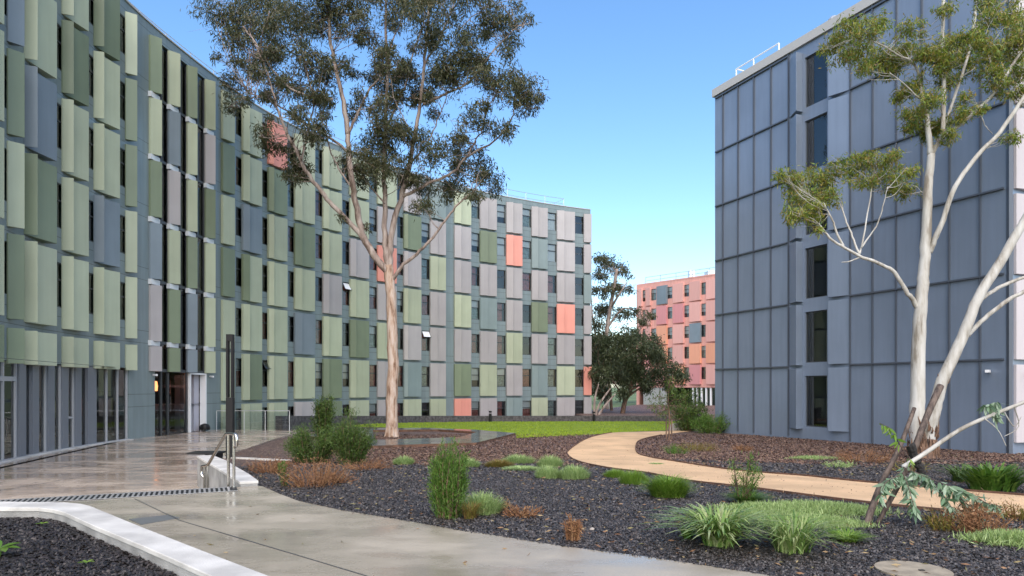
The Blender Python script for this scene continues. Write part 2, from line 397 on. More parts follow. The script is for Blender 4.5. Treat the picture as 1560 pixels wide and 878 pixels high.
M['stone'] = mat('dark stone wall', (.07,.065,.065), .7, var=.5, vscale=6, bump=.8, bscale=14)
M['rust'] = mat('rusty edging', (.10,.05,.03), .8, var=.4, vscale=4)
M['dirt'] = mat('open ground', (.09,.13,.04), .95, var=.3, vscale=.05)

g0 = MB(); g0.face([(-1500,-300,-1.45),(1500,-300,-1.45),(1500,2500,-1.45),(-1500,2500,-1.45)])
tag(g0.build('ground', M['dirt']), kind='structure')
edge = [Pz(x, y, 0) for x, y in ((400,741),(425,752),(454,763),(519,777),(599,790),(690,806),(762,817),(850,831),(977,847),(1072,861),(1179,878))]
edge = [(e.x, e.y) for e in edge]
nose_r = (-4.5, 12.1); nose_l = (-14.0, 7.65)
path_pts = [nose_l, nose_r]+edge+[(3.4,6.05),(5,5.6),(9,5.1),(9,-4),(-14,-4)]
tag(sheet_poly('concrete_path', path_pts, M['path'], flat=0, thick=.25), kind='structure')
mul = [(-4.2,11.6)]+[(-4.62,12.05),(-5.9,14.0),(-7.4,16.4),(-9.95,23.8),(-10.8,30.4),(-11.1,33),(-11.3,38.4),(-11.3,50),(-6,58),(2,66),(14,72),(60,75),(60,-4),(8,-4),(3,4.5),(-1,7),(-3.5,9.5)]
tag(sheet_poly('garden_mulch', mul, M['mulch'], dz=-.03), kind='structure')
plz = [(-14.5,9.5),(-5.4,13.4),(-7.5,16.45),(-10.0,23.8),(-10.85,30.4),(-11.15,33),(-11.4,38.6),(-22,38.6),(-30,20),(-22,9)]
tag(sheet_poly('plaza', plz, M['plaza'], flat=-.65, thick=.9), kind='structure')

# steps from the path down to the plaza
st = empty('steps', (-8,11.5,-.65), 'wet concrete steps dropping from the grey path to the plaza beside the handrails', 'steps')
nd = Vector((nose_r[0]-nose_l[0], nose_r[1]-nose_l[1])).normalized(); dn = Vector((-nd.y, nd.x))
for k in range(3):
    mb = MB(); z1 = -.163*(k+1); a = Vector(nose_l)+dn*.40*k+dn*.002; b = Vector(nose_r)+dn*.40*k-nd*.05*k+dn*.002
    mb.poly([a, b, b+dn*.40, a+dn*.40], -.66, z1-.002*k); mb.build('tread', M['path'], st)

# tan path
low = [(1014,657.5),(970,658.5),(932,660),(897,668),(869,685),(865,694),(881,704.5),(929,715),(983,722),(1049,734.6),(1135,744.5),(1214,755),(1300,766),(1400,777),(1560,792),(1800,822)]
up = [(1800,782),(1560,757),(1449,748),(1350,739),(1300,734.6),(1230,727),(1166,722),(1103,715.6),(1040,706),(992,698),(971,691),(969,679),(977,671),(1008,663.5),(1056,657)]
tp = [G(x,y) for x,y in low+up]+[Vector((16.5,44,0)),Vector((22,60,0)),Vector((20.5,60,0)),Vector((14.0,46,0))]
def smooth_loop(p, n=6):
    out = []
    for i in range(len(p)-1):
        p0 = p[max(i-1,0)]; p1 = p[i]; p2 = p[i+1]; p3 = p[min(i+2,len(p)-1)]
        for t in np.linspace(0,1,n+1)[:-1]: out.append(.5*((2*p1)+(-p0+p2)*t+(2*p0-5*p1+4*p2-p3)*t*t+(-p0+3*p1-3*p2+p3)*t**3))
    out.append(p[-1]); return out
lowp = smooth_loop([Vector((*G(x,y)[:2],0)) for x,y in low]); upp = smooth_loop([Vector((*G(x,y)[:2],0)) for x,y in up])
tag(sheet_poly('gravel_path', lowp+upp+[Vector((15.4,44,0)),Vector((22,60,0)),Vector((20.0,60,0)),Vector((12.6,44,0))], M['tan'], dz=-.012), kind='structure')
for pl, el in ((lowp[12:],'near'), (upp[:-6],'far')):
    ed = MB()
    pp = [(p.x, p.y, zg(p.y)-.012) for p in pl]
    for a, b in zip(pp[:-1], pp[1:]): ed.bar(a, b, .03, .07)
    tag(ed.build('path_edging', M['rust']), 'rusty steel edging strip along the %s side of the curved sandy path' % el, 'edging', 'edging strips of the sandy path')
# lawn
lawn = [(556,651),(600,652),(726,657),(785,660),(787,668),(845,665.5),(900,663),(932,660),(970,658),(1014,656.5)]
lp = [G(x,y) for x,y in lawn]+[Vector((14.8,50,0)),Vector((15.6,55.8,0)),Vector((6.7,55.8,0)),Vector((-2,55,0)),Vector((-7,52,0)),Vector((-10.3,47.5,0)),Vector((-11.2,44,0))]
tag(sheet_poly('lawn', lp, M['lawn'], dz=-.02), kind='structure')

# ============================================================ LEFT BUILDING
LB = Line([(-13.6,13.5),(-15.1,17.5),(-16.35,22.0),(-17.0,25.0),(-17.35,27.6),(-17.5,30),(-17.45,32.6),(-17.1,36),(-16.5,39.8),(-15.9,42.4),(-15.1,44.7),(-14.0,47.1),(-12.7,49.4),(-11.3,51.7),(-8.1,56.1),(-4.15,59.9),(-2,61.8),(.3,63.3),(2.8,64.9),(5.6,66.4),(7.75,67.4)])
b1 = empty('residence_building', (-17.5,32,-.65), 'long curved residence with staggered green and mauve cladding panels, filling the left of the view', 'building')
TOP = 19.25
wins = []       # (a,b,k,style,tilt)
panels = []     # (list of (a,b,mat), z0, z1, size)
OPEN = []
far_w = [(359.5,371),(399.7,410),(439,450),(481,492.5),(522,533.5),(563,575),(605.5,615),(642.5,655),(718.5,731),(757.5,770.5),(796,809.5),(834.5,848),(876,889.5)]
styles = ['dark','red','redpale','palelow','tealp','teal','dark','red']
forced = {(876,2):'red',(834.5,4):'pale',(834.5,3):'pale',(796,2):'red',(757.5,2):'redpale',(876,4):'pale',(876,3):'pale'}
for (x0, x1) in far_w:
    a, b = LB.at(x0), LB.at(x1)
    for k in range(-1, 6):
        z0 = ZB+3*k+.8; z1 = ZB+3*k+2.5
        OPEN.append((a, b, z0, z1))
        if x0 < 560 and k >= 1: s = random.choice(['dark','dark','dark','teal','red'])
        elif k >= 4 and x0 > 600: s = random.choice(['pale','palelow','tealp'])
        else: s = random.choice(styles)
        tl = (round(x0), k) in ((400,0),(522,2),(642,1))
        wins.append((a, b, z0, z1, s, tl))
near_w = [(-62,-56),(-30,-24),(7,12.2),(35.3,38.2),(87,95),(136,143.5),(183.5,192)]
for (x0, x1) in near_w:
    a, b = LB.at(x0, -.1), LB.at(x1, -.1)
    if b-a < .45: a = b-.9
    for k in range(1, 6):
        z0 = ZB+3*k+.8; z1 = z0+1.7
        OPEN.append((a, b, z0, z1)); wins.append((a, b, z0, z1, random.choice(['dark','dark','dark','teal']), (round(x0) == 7 and k == 3)))
cols = [   # px: left, split, right ; rows k=5..-1
 (340,None,358,'LGLGLLL'), (371,381,399.5,'LLSLLLL'), (410,418,438,'OGLLLLL'), (450,461,480,'LLGLSLP'), (493,502,521,'LLLPLGG'),
 (534,543,562.5,'LLPLGLL'), (576,587,604.5,'LPOPLPP'), (616,622,642,'PGPLPTL'), (656,667,679.5,'TPLPPPL'), (693,703,718,'LPPLPGO'),
 (732,743.5,757,'PGPTPLP'), (772,782,796,'POPPLPT'), (810.5,820,834.5,'PTPGPTL'), (849,860,876,'PPPOPLP'), (890,None,901.3,'PPTPPOP')]
override = {(371,2):('G','L'), (371,0):('L','G')}
def piece(mb, a, b, z0, z1, dl=.15, dr=.36, mi=0):
    LB.block(mb, a, b, .001, dl, z0, z1, mi, db1=dr)
def panel_set(x0, xs, x1, mats_, z0, z1, dl=.15, dr=.36):
    if xs is None:
        a = LB.at(x0, dl); b = max(a+.3, LB.at(x1, dr)); panels.append(([(a, b, mats_[0])], z0, z1, (x1-x0)*F*(z1-z0)/LB.pos(a).y, dl, dr))
    else:
        a = LB.at(x0, dl); m = LB.at(xs, dr); b = LB.at(x1, dr)
        panels.append(([(a, m, mats_[0]), (m+.05, b, mats_[-1])], z0, z1, (x1-x0)*F*(z1-z0)/LB.pos(a).y, dl, dr))
for x0, xs, x1, cs in cols:
    for i, c in enumerate(cs):
        k = 5-i; m = override.get((x0,k), (c, c))
        panel_set(x0, xs, x1, m, ZB+3*k, ZB+3*k+2.78)
ncols = [  # rows k=5,4,3,2,1,short
 (-56,-45,-31,'LGLLSL'), (-24,-12,6.6,'LLLLLG'), (12.6,None,34.5,'LSGLGG'), (38.5,57.5,87,'LLSGLL'), (95.5,112.5,135.5,'LGLLLL'), (144,159,183,'GLLSLL'), (192,None,206.5,'LGGLLL')]
for x0, xs, x1, cs in ncols:
    for i, c in enumerate(cs):
        k = 5-i
        z0, z1 = (ZB+3*k, ZB+3*k+2.78) if k > 0 else (2.52, 3.68)
        panel_set(x0, xs, x1, (c, c), z0, z1, .05, .40)
# ground floor shop front and the glazed bay are openings as well
sA, sB = 0.0, LB.at(196.5)
bA, bB = LB.at(236), LB.at(313.5)
OPEN.append((sA, sB, -.65, 2.62))
OPEN.append((bA, bB, -.65, TOP-.55))
mb = MB(); LB.wall(mb, -1.5, TOP, OPEN, depth=.2)
# roof, back and ends
back = [LB.pos(t, -15) for t in np.linspace(0, LB.len, 16)]; fr_ = [LB.pos(t, -.01) for t in np.linspace(0, LB.len, 60)]
for i in range(15): mb.face([(*back[i+1][:2],-1.5),(*back[i][:2],-1.5),(*back[i][:2],TOP),(*back[i+1][:2],TOP)])
for t in (0, LB.len): mb.face([LB.pos(t,0,-1.5), LB.pos(t,-15,-1.5), LB.pos(t,-15,TOP), LB.pos(t,0,TOP)])
mb.build('wall', M['wall'], b1)
rf = MB()
N_ = 60
for i in range(N_):
    t0, t1 = LB.len*i/N_, LB.len*(i+1)/N_
    rf.face([LB.pos(t0,.0,TOP-.25), LB.pos(t1,.0,TOP-.25), LB.pos(t1,-15,TOP-.25), LB.pos(t0,-15,TOP-.25)])
    LB.block(rf, t0, t1, -.3, .05, TOP, TOP+.06, 1)
rf.build('roof', [M['roofc'], M['cap']], b1)
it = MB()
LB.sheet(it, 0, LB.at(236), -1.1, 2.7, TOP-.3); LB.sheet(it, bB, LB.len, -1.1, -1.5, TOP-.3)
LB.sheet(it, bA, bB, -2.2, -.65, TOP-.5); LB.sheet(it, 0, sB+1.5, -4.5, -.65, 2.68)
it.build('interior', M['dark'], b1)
fl = MB()
for i in range(18):
    t0, t1 = LB.len*.42*i/18, LB.len*.42*(i+1)/18
    if t0 > sB+1.5: break
    fl.face([LB.pos(t0,-.2,-.648), LB.pos(t1,-.2,-.648), LB.pos(t1,-4.5,-.648), LB.pos(t0,-4.5,-.648)])
    fl.face([LB.pos(t0,-.2,2.67), LB.pos(t1,-.2,2.67), LB.pos(t1,-4.5,2.67), LB.pos(t0,-4.5,2.67)])
for k in range(0, 6): 
    z = ZB+3*k-.12; fl.face([LB.pos(bA,-.25,z), LB.pos(bB,-.25,z), LB.pos(bB,-2.2,z), LB.pos(bA,-2.2,z)])
fl.build('indoor_floor', M['pillar'], b1)
# windows: the hundred largest are parts, the rest one part
wins.sort(key=lambda t: -((t[1]-t[0])/LB.pos((t[0]+t[1])/2).y**2)*(1 if -70 < 780+F*LB.pos(t[0]).x/LB.pos(t[0]).y < 910 else 0))
def hid(t):
    p = LB.pos(t[0]); return 780+F*p.x/p.y < 0 or CZ+590/F*p.y < t[2]
wins.sort(key=lambda t: hid(t))
for i, t in enumerate(wins[:100]): window(LB, t[0], t[1], t[2], t[3], b1, t[4], t[5], d=-.035 if LB.pos(t[0]).y < 33 else -.09)
mb = MB(); 
for t in wins[100:]:
    a, b, z0, z1 = t[:4]; LB.sheet(mb, a, b, -.1, z0, z1, 0); e = .05
    LB.block(mb, a+.002, a+e, -.14, -.07, z0, z1, 1); LB.block(mb, b-e, b-.002, -.14, -.07, z0, z1, 1); LB.block(mb, a+e, b-e, -.14, -.07, z0+1.0, z0+1.07, 1)
tag(mb.build('windows', [M['glass'], M['frame']], b1), kind='stuff')
panels.sort(key=lambda t: -t[3])
rest = []
cnt = 0
keys = list('LGSPOT')
mmat = [M[k] for k in keys]
for pcs, z0, z1, sz, dl, dr in panels:
    p = LB.pos(pcs[0][0]); vis = 780+F*p.x/p.y > -25 and CZ+590/F*p.y > z0
    if vis and cnt < 100:
        q = MB()
        for a, b, m in pcs: piece(q, a, b, z0, z1, dl, dr, keys.index(m))
        q.build('cladding_panel', mmat, b1, bevel=.006); cnt += 1
    else: rest.append((pcs, z0, z1, dl, dr))
q = MB()
for pcs, z0, z1, dl, dr in rest:
    for a, b, m in pcs: piece(q, a, b, z0, z1, dl, dr, keys.index(m))
tag(q.build('cladding_panels', mmat, b1), kind='stuff')
# ground floor shop front
LB_d = -.12
def pil(x0, x1, m='pillar', d0=-.2, d1=.0, z0=-.65, z1=2.6, name='pillar', s=None):
    q = MB(); a, b = s or (LB.at(x0), LB.at(x1)); LB.block(q, a, b, d0, d1, z0, z1); q.build(name, M[m], b1)
for x0, x1 in ((-40,-26),(29.5,40),(50,59.5),(73.5,83.5),(95,104.5),(115,124.5),(134,147)): pil(x0, x1)
g = MB(); LB.sheet(g, sA, sB, LB_d, -.6, 2.6); g.build('shop_glass', M['shopglass'], b1)
q = MB()
for x in (-60,-12,0,8.5,27.5,61,72.5,84.5,94.5,105.5,114.5,125.5,148.5,165,181.6,195.5):
    s_ = LB.at(x); LB.block(q, s_-.03, s_+.03, -.18, -.05, -.6, 2.6)
LB.block(q, LB.at(-12)+.03, LB.at(27.5), -.17, -.06, 1.95, 2.1)
LB.block(q, LB.at(105.5)+.03, LB.at(114.5)-.03, -.17, -.06, .52, .60)
n = 14
for i in range(n): LB.block(q, sA+(sB-sA)*i/n, sA+(sB-sA)*(i+1)/n, -.21, .03, -.648, -.6)
q.build('mullions', M['white'].copy(), b1).data.materials[0].node_tree.nodes['Principled BSDF'].inputs['Base Color'].default_value = (.36,.37,.38,1)
for x in (4,):
    q = MB(); s_ = LB.at(9.8); q.tube([LB.pos(s_,.0,.1), LB.pos(s_,.0,.75)], .015, 6); q.build('door_handle', M['steel'], b1)
q = MB(); n = 14
for i in range(n): LB.block(q, sA+(sB-sA)*i/n, sA+(sB-sA)*(i+1)/n, .0, .22, -.648, -.62)
q.build('paved_kerb', M['conc'], b1)
# things in the lounge behind the shop front
def mat_emit(name, col, st):
    m = bpy.data.materials.new(name); m.use_nodes = True; b = m.node_tree.nodes['Principled BSDF']
    b.inputs['Base Color'].default_value = (*col,1); b.inputs['Emission Color'].default_value = (*col,1); b.inputs['Emission Strength'].default_value = st; return m
M['lampg'] = mat_emit('warm lamp glow', (1,.33,.12), 1.6)
M['lampw'] = mat_emit('white lamp glow', (1,.8,.55), 3)
def lathe(name, c, prof, m, parent=None, seg=16):
    mb = MB(); mb.tube([(c[0],c[1],c[2]+h) for r_, h in prof], [max(r_,.001) for r_, h in prof], seg); return mb.build(name, m, parent, smooth=False)
p = LB.pos(LB.at(91.0), -2.2, .55); o = lathe('table_lamp', p, [(.11,0),(.02,.03),(.02,.3),(.16,.3),(.10,.55)], M['lampg']); tag(o, 'small glowing table lamp inside the lounge window of the curved building', 'lamp')
p2 = p.copy(); p2.z = -.65; mb = MB(); mb.box((p2.x-.3,p2.y-.3,.48),(p2.x+.3,p2.y+.3,.549)); mb.box((p2.x-.04,p2.y-.04,-.64),(p2.x+.04,p2.y+.04,.48)); tag(mb.build('side_table', M['pillar']), 'grey side table carrying the glowing lamp inside the lounge window', 'table')
p = LB.pos(LB.at(266), -1.2, 1.55); o = lathe('pendant_lamp', p, [(.22,0),(.24,.25),(.2,.5),(.03,.52),(.01,1.0)], M['lampg']); tag(o, 'orange pendant lampshade glowing behind the glazed entrance bay', 'lamp')
# glazed bay
g = MB()
for k in range(-1, 6):
    z0 = -.65 if k < 0 else ZB+3*k+.05; z0 = 2.62 if k == 0 else z0; z1 = 2.5 if k < 0 else ZB+3*k+2.9
    if k == 5: z1 = TOP-.6
    LB.sheet(g, bA+.01, LB.at(288.5) if k < 0 else bB-.01, -.1, z0, z1)
g.build('curtain_wall_glass', M['glass'], b1)
q = MB()
for x in (247,257.5,276,286,301.5,312.5):
    s_ = LB.at(x); z0 = -.65 if x in (247,286) else 2.5
    if x == 257.5: z0 = -.65
    LB.block(q, s_-.035, s_+.035, -.14, -.02, z0, TOP-.57)
for k in range(0, 6):
    z = ZB+3*k-.1 if k else 2.5; LB.block(q, bA+.01, bB-.01, -.16, -.04, z, z+.14)
q.build('curtain_wall_frame', M['frame'], b1)
fins = [(229.5,247,'GLGSPP'), (258,275,'LSPLGG'), (286.5,301,'GLLGSS'), (314,328.5,'LPGLLL')]
for j, (x0, x1, cs) in enumerate(fins):
    for i, c in enumerate(cs):
        k = 5-i; q = MB(); a = LB.at(x0, .1); b = LB.at(x1, .42)
        z0, z1 = (ZB+3*k, ZB+3*k+2.7) if k > 0 else (2.52, 3.72)
        LB.block(q, a, b, .001, .1, z0, z1, db1=.42); q.build('fin', M[c], b1, bevel=.006)
        if k > 0 or 1:
            e = MB(); zz = ZB+3*(k+1)-.28 if k > 0 else 3.74
            if k < 5: LB.block(e, a-.05, b+.25, -.02, .16, zz+.01, zz+.26); e.build('slab_edge', M['soffit'], b1)
# recessed entrance
dA, dB = LB.at(288.5), LB.at(313.5)
q = MB(); 
for s_, dd in ((dA,.0),(dB-.09,.0)): LB.block(q, s_, s_+.09, -.3, .05, -.648, 2.42)
LB.block(q, dA, dB, -.3, .05, 2.42, 2.5); fr1 = q.build('door_frame', M['white'], b1)
q = MB(); LB.block(q, dA+.95, dB-.1, -1.5, -.35, -.648, 2.41); q.build('lobby_wall', M['lilac'], fr1)
q = MB(); LB.sheet(q, dA+.1, dA+.94, -.6, -.64, 2.4); q.build('entrance_door', M['shopglass'], fr1)
# roof railing
q = MB(); tt = np.arange(LB.at(120), LB.len-.5, 2.1)
for t in tt: q.tube([LB.pos(t,-1.0,TOP-.2), LB.pos(t,-1.0,TOP+1.05)], .03, 5)
for h in (.55, 1.05):
    q.tube([LB.pos(t,-1.0,TOP+h) for t in np.linspace(tt[0], tt[-1], 40)], .022, 5)
q.tube([LB.pos(tt[-1],-1,TOP+1.05), LB.pos(tt[-1],-4,TOP+1.05)], .022, 5)
q.build('roof_railing', M['galv'], b1)
q = MB(); LB.block(q, LB.at(120), LB.at(180), -6, -.9, TOP-.2, TOP+.68); LB.block(q, LB.at(180)+.002, LB.at(242,-.9), -6, -.9, TOP-.2, TOP+.68); q.build('rooftop_plant_room', M['plant'], b1)
for x in (232.5, 319):
    p = LB.pos(LB.at(x), .03, 2.35); q = MB(); q.bar(p, p+Vector((.25,-.12,-.02)), .09, .09); tag(q.build('security_camera', M['white'], b1, bevel=.01))

# ============================================================ RIGHT BUILDING
RB = Line([(11.3,38.0),(17.42,23.9)], curve=False)     # courtyard side is on the left
b2 = empty('zinc_clad_building', (14,32,-.65), 'tall blue grey metal clad block with one column of windows, on the right', 'building')
# plan line runs far to near; normal = (ty,-tx): check the side
nrm = RB.pos(5,1)-RB.pos(5,0)
SG = 1 if nrm.x < 0 else -1
if SG < 0:
    RB = Line([(17.42,23.9),(11.3,38.0)], curve=False)
RT = 17.9
def rs(px): return RB.at(px)
wa, wb = sorted((rs(1226), rs(1260)))
ops = [(wa, wb, -.1+3*k, 2.28+3*k) for k in range(6)]
mb = MB(); RB.wall(mb, -1.5, RT, ops, depth=.22)
for x in (1102,1125,1149,1175,1202,1296,1330,1366,1404.5,1447,1494):
    s_ = rs(x); RB.block(mb, s_-.028, s_+.028, .001, .075, -.6, RT-.003, 1)
for k in range(6):
    z = 2.74+3.01*k if k < 5 else RT-.12
    for u, v in ((1091,1202),(1296,1530)):
        a, b = sorted((rs(u), rs(v))); RB.block(mb, a, b, .002, .10, z-.035, z+.03, 1)
# returns round the corners
E0 = RB.pos(rs(1090)); E1 = RB.pos(rs(1535))
dirw = (E0-E1).normalized(); pv = Vector((-dirw.y, dirw.x, 0)); 
if pv.x < 0: pv = -pv
A = RB.pos(0); B = RB.pos(RB.len)
for Q in (A, B): pass
near, farc = (A, B) if A.y < B.y else (B, A)
W2 = 16
def q3(v, z): return (v.x, v.y, z)
mb.face([q3(near,-1.5), q3(near+pv*W2,-1.5), q3(near+pv*W2,RT), q3(near,RT)]); mb.face([q3(farc,-1.5), q3(farc+pv*W2,-1.5), q3(farc+pv*W2,RT), q3(farc,RT)])
mb.face([q3(near+pv*W2,-1.5), q3(farc+pv*W2,-1.5), q3(farc+pv*W2,RT), q3(near+pv*W2,RT)])
mb.bar(q3(near,-.6), q3(near,RT-.01), .13, .13, 1)
mb.build('wall', [M['blue'], M['bluerib']], b2)
mb = MB(); o_ = -pv*.12+(near-farc).normalized()*.12
mb.poly([near+o_, near+pv*W2-pv*0+(near-farc).normalized()*.12, farc+pv*W2-(near-farc).normalized()*.12, farc-pv*.12-(near-farc).normalized()*.12], RT+.002, RT+.42)
mb.build('parapet', M['cap'], b2)
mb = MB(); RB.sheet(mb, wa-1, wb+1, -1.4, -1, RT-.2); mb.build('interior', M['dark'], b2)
for k in range(6): window(RB, wa, wb, -.1+3*k, 2.28+3*k, b2, 'dark' if k != 4 else 'dark', d=-.12, split=0, glass='glass', vsplit=.3)
# faceted hoods on both sides of every window
for k in range(6):
    z0, z1 = -.22+3*k, 2.62+3*k
    if k == 5: z1 = 17.55
    sF, sW = rs(1203), wb+.0       # far side (towards the left in the picture)
    lo, hi = sorted((rs(1203), rs(1216)))
    q = MB(); a, b = lo, hi
    RB.block(q, lo, wa-.12, .001, .03, z0, z1, db1=.42)
    q.build('window_hood', M['blue'], b2, bevel=.008)
    lo, hi = RB.at(1261.5, .3), rs(1294)
    q = MB(); RB.block(q, max(wb+.06, lo), hi, .001, .30, z0, z1, db1=.03); q.build('window_hood', M['blue'], b2, bevel=.008)
# pale side wall round the near corner
fw = near; q = MB()
side = Line([(near.x, near.y), (near.x+pv.x*W2, near.y+pv.y*W2)], curve=False)
sgn = 1 if (side.pos(1,1)-side.pos(1,0)).y < 0 else -1
def sblock(mb, a, b, d0, d1, z0, z1, mi=0, db1=None): side.block(mb, a, b, sgn*d0, sgn*d1, z0, z1, mi, db1=None if db1 is None else sgn*db1)
for k in range(6):
    for j in range(5):
        q = MB(); a = .22+j*3.0; z0 = 2.62+3*(k-1)+.1; z0 = max(z0, -.2)
        sblock(q, a, a+1.9, .002, .1, z0, 2.62+3*k-.08, db1=.36); q.build('pale_cladding_panel', M['PS'], b2, bevel=.006)
# roof things
q = MB(); base = RB.pos(rs(1106), -.8)
pts = [RB.pos(rs(x), -.9, 0) for x in (1102,1128,1166)]
for h in (1.0, .55): q.tube([p+Vector((0,0,RT+.42+h)) for p in pts], .035, 6)
for p in pts: q.tube([p+Vector((0,0,RT+.4)), p+Vector((0,0,RT+1.42))], .04, 6)
q.tube([pts[0]+Vector((0,0,RT+1.42)), pts[0]+pv*3+Vector((0,0,RT+1.42))], .035, 6)
q.build('roof_railing', M['white'], b2)
for x, hh, ww in ((1218,.75,.4),(1232,.95,.3)):
    p = RB.pos(rs(x), -1.6, RT+.4); q = MB(); q.tube([p, p+Vector((0,0,hh)), p+Vector((0,0,hh+.02)), p+Vector((0,0,hh+.2))], [ww*.7,ww*.7,ww,ww*.5], 12); q.build('roof_vent', M['galv'], b2)
for x, y in ((1508,566),):
    p = RB.pos(rs(x), .05, 1.75+(590-y)*RB.pos(rs(x)).y/F); q = MB(); q.bar(p, p+Vector((-.22,-.2,0)), .12, .1); q.build('security_camera', M['white'], b2, bevel=.012)
p = side.pos(.7, sgn*.4, 2.3); q = MB(); q.bar(p, p+Vector((-.1,-.3,0)), .12, .1); q.build('security_camera', M['white'], b2, bevel=.012)

# ============================================================ PINK BUILDING
PB = Line([(19.6,107.5),(29.0,97.0),(36,89)], curve=False)
b3 = empty('salmon_building', (29,97,-1.4), 'distant salmon pink residence with orange panels, seen between the trees and the blue block', 'building')
sg3 = 1 if (PB.pos(5,1)-PB.pos(5,0)).y < 0 else -1
assert sg3 > 0
T3 = 17.9; zb3 = 2.15
pw = [(977.5,983),(990.5,999.5),(1015.5,1024),(1041,1049.5),(1067,1075),(1093,1101)]
pops = []
for x0, x1 in pw:
    for k in range(5): pops.append((PB.at(x0), PB.at(x1), zb3+.75+3.05*k, zb3+2.5+3.05*k))
gA, gB = PB.at(973), PB.len-.5
pops.append((gA, gB, -1.4, 1.7))
mb = MB(); PB.wall(mb, -1.5, T3, pops, depth=.25)
e0 = PB.pos(0); 
for (u, v) in (((e0.x,e0.y),(e0.x+10,e0.y+9)),((e0.x+10,e0.y+9),(48,100)),((48,100),(36,89))): mb.face([(*u,-1.5),(*v,-1.5),(*v,T3),(*u,T3)])
mb.build('wall', M['pinkw'], b3)
mb = MB(); mb.face([(e0.x,e0.y,T3-.2),(36,89,T3-.2),(48,100,T3-.2),(e0.x+10,e0.y+9,T3-.2)]); mb.build('roof', M['roofc'], b3)
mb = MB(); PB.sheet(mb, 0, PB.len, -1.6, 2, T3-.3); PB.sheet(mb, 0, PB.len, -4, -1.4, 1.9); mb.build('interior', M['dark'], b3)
for o_ in pops[:-1]: window(PB, o_[0], o_[1], o_[2], o_[3], b3, random.choice(['palelow','tealp','teal','palelow','dark']))
pc = [(971,977,'K K K K K'),(983.5,990,'K K K K2 K'),(1000,1015,'S K2 O2 O2 K'),(1025,1040.5,'K K2 K K O2'),(1050,1066.5,'K K S O2 K2'),(1075.5,1092,'K K K O2 K'),(1102,1125,'K O2 K K K')]
for x0, x1, cs in pc:
    for i, c in enumerate(cs.split()):
        k = 4-i; q = MB(); PB.block(q, PB.at(x0,.1), PB.at(x1,.4), .002, .1, zb3+3.05*k, zb3+3.05*k+2.8, db1=.42); q.build('cladding_panel', M[c], b3)
for x in (984,992,1000,1010,1055,1061,1068,1075,1082): 
    q = MB(); s_ = PB.at(x); wd = .5 if x < 1015 else .09; PB.block(q, s_-wd, s_+wd, -.35, -.05, -1.45, 1.69); q.build('column', M['roofc'] if wd > .2 else M['white'], b3)
q = MB(); PB.sheet(q, PB.at(1050), gB, -.3, -1.4, 1.7); q.build('lobby_glass', M['glass'], b3)
q = MB()
for t in np.linspace(1, PB.len-1, 9): q.tube([PB.pos(t,-1,T3-.2), PB.pos(t,-1,T3+1.1)], .05, 4)
for h in (.55,1.1): q.tube([PB.pos(t,-1,T3+h) for t in np.linspace(1, PB.len-1, 4)], .04, 4)
q.build('roof_railing', M['galv'], b3)
q = MB(); v = PB.pos(PB.at(1063), -4, T3-.2); q.box((v.x-1,v.y-1,v.z),(v.x+1,v.y+1,v.z+1.3)); v = PB.pos(PB.at(1030), -4, T3-.2); q.box((v.x-.4,v.y-.5,v.z),(v.x+.4,v.y+.5,v.z+1.9)); q.build('rooftop_plant', M['galv'], b3)

# ============================================================ LOW WALLS AND KERBS
# retaining wall behind the lawn
rw = [(430,41),(480,44),(555,48.2),(640,52.8),(740,55.4),(830,56.2),(905,56.4),(1018,56.4)]
q = MB()
for (a, ya), (b, yb) in zip(rw[:-1], rw[1:]):
    p = P(a,634,ya); r_ = P(b,634,yb); 
    t = (r_-p); n_ = Vector((-t.y,t.x,0)).normalized()*.5
    q.prism([(p.x,p.y,-1.5),(r_.x,r_.y,-1.5),(r_.x+n_.x,r_.y+n_.y,-1.5),(p.x+n_.x,p.y+n_.y,-1.5)], [p, r_, r_+n_, p+n_])
tag(q.build('retaining_wall', M['stone']), 'low dark stone retaining wall along the back of the lawn', 'wall')
q = MB()
a_ = P(905,634,56.4); q.poly([(a_.x,a_.y+.5),(40,75),(40,92),(19,102),(6,70)], -1.4, -.85)
tag(q.build('far_terrace', M['mulch']), kind='structure')
for px, Y, yb, lab in ((747,55.2,642,'short black bollard light in front of the curved building, left one of two'),(905,56.1,643,'short black bollard light at the far corner of the curved building, right one of two')):
    p = P(px, yb, Y); q = MB(); q.tube([p-Vector((0,0,.05)), p+Vector((0,0,.62))], .11, 10); q.tube([p+Vector((0,0,.70)), p+Vector((0,0,.84))], .12, 10)
    for an in (0,2.1,4.2): q.bar(p+Vector((.07*math.cos(an),.07*math.sin(an),.6)), p+Vector((.07*math.cos(an),.07*math.sin(an),.71)), .02,.02)
    tag(q.build('bollard_light', M['black']), lab, 'bollard', 'bollards along the retaining wall')

# tree platform with wet pavers
outer = [(470,668),(568,684),(653,681),(726,679),(785,663.5),(726,658),(650,655),(556,655.5),(500,656)]
inner = [(570,674.5),(700,670),(727,661.5),(668,657.5),(568,658.5)]
o2 = [G(*p) for p in outer]; i2 = [G(*p) for p in inner]
bm = bmesh.new()
vo_ = [bm.verts.new((p.x,p.y,zg(p.y)+.09)) for p in o2]; vi_ = [bm.verts.new((p.x,p.y,zg(p.y)+.09)) for p in i2]
eo = [bm.edges.new((vo_[i], vo_[(i+1)%len(vo_)])) for i in range(len(vo_))]; ei = [bm.edges.new((vi_[i], vi_[(i+1)%len(vi_)])) for i in range(len(vi_))]
bmesh.ops.triangle_fill(bm, use_beauty=True, edges=eo+ei)
r_ = bmesh.ops.extrude_face_region(bm, geom=bm.faces[:])
for v in [g for g in r_['geom'] if isinstance(g, bmesh.types.BMVert)]: v.co.z -= .3
bmesh.ops.recalc_face_normals(bm, faces=bm.faces[:])
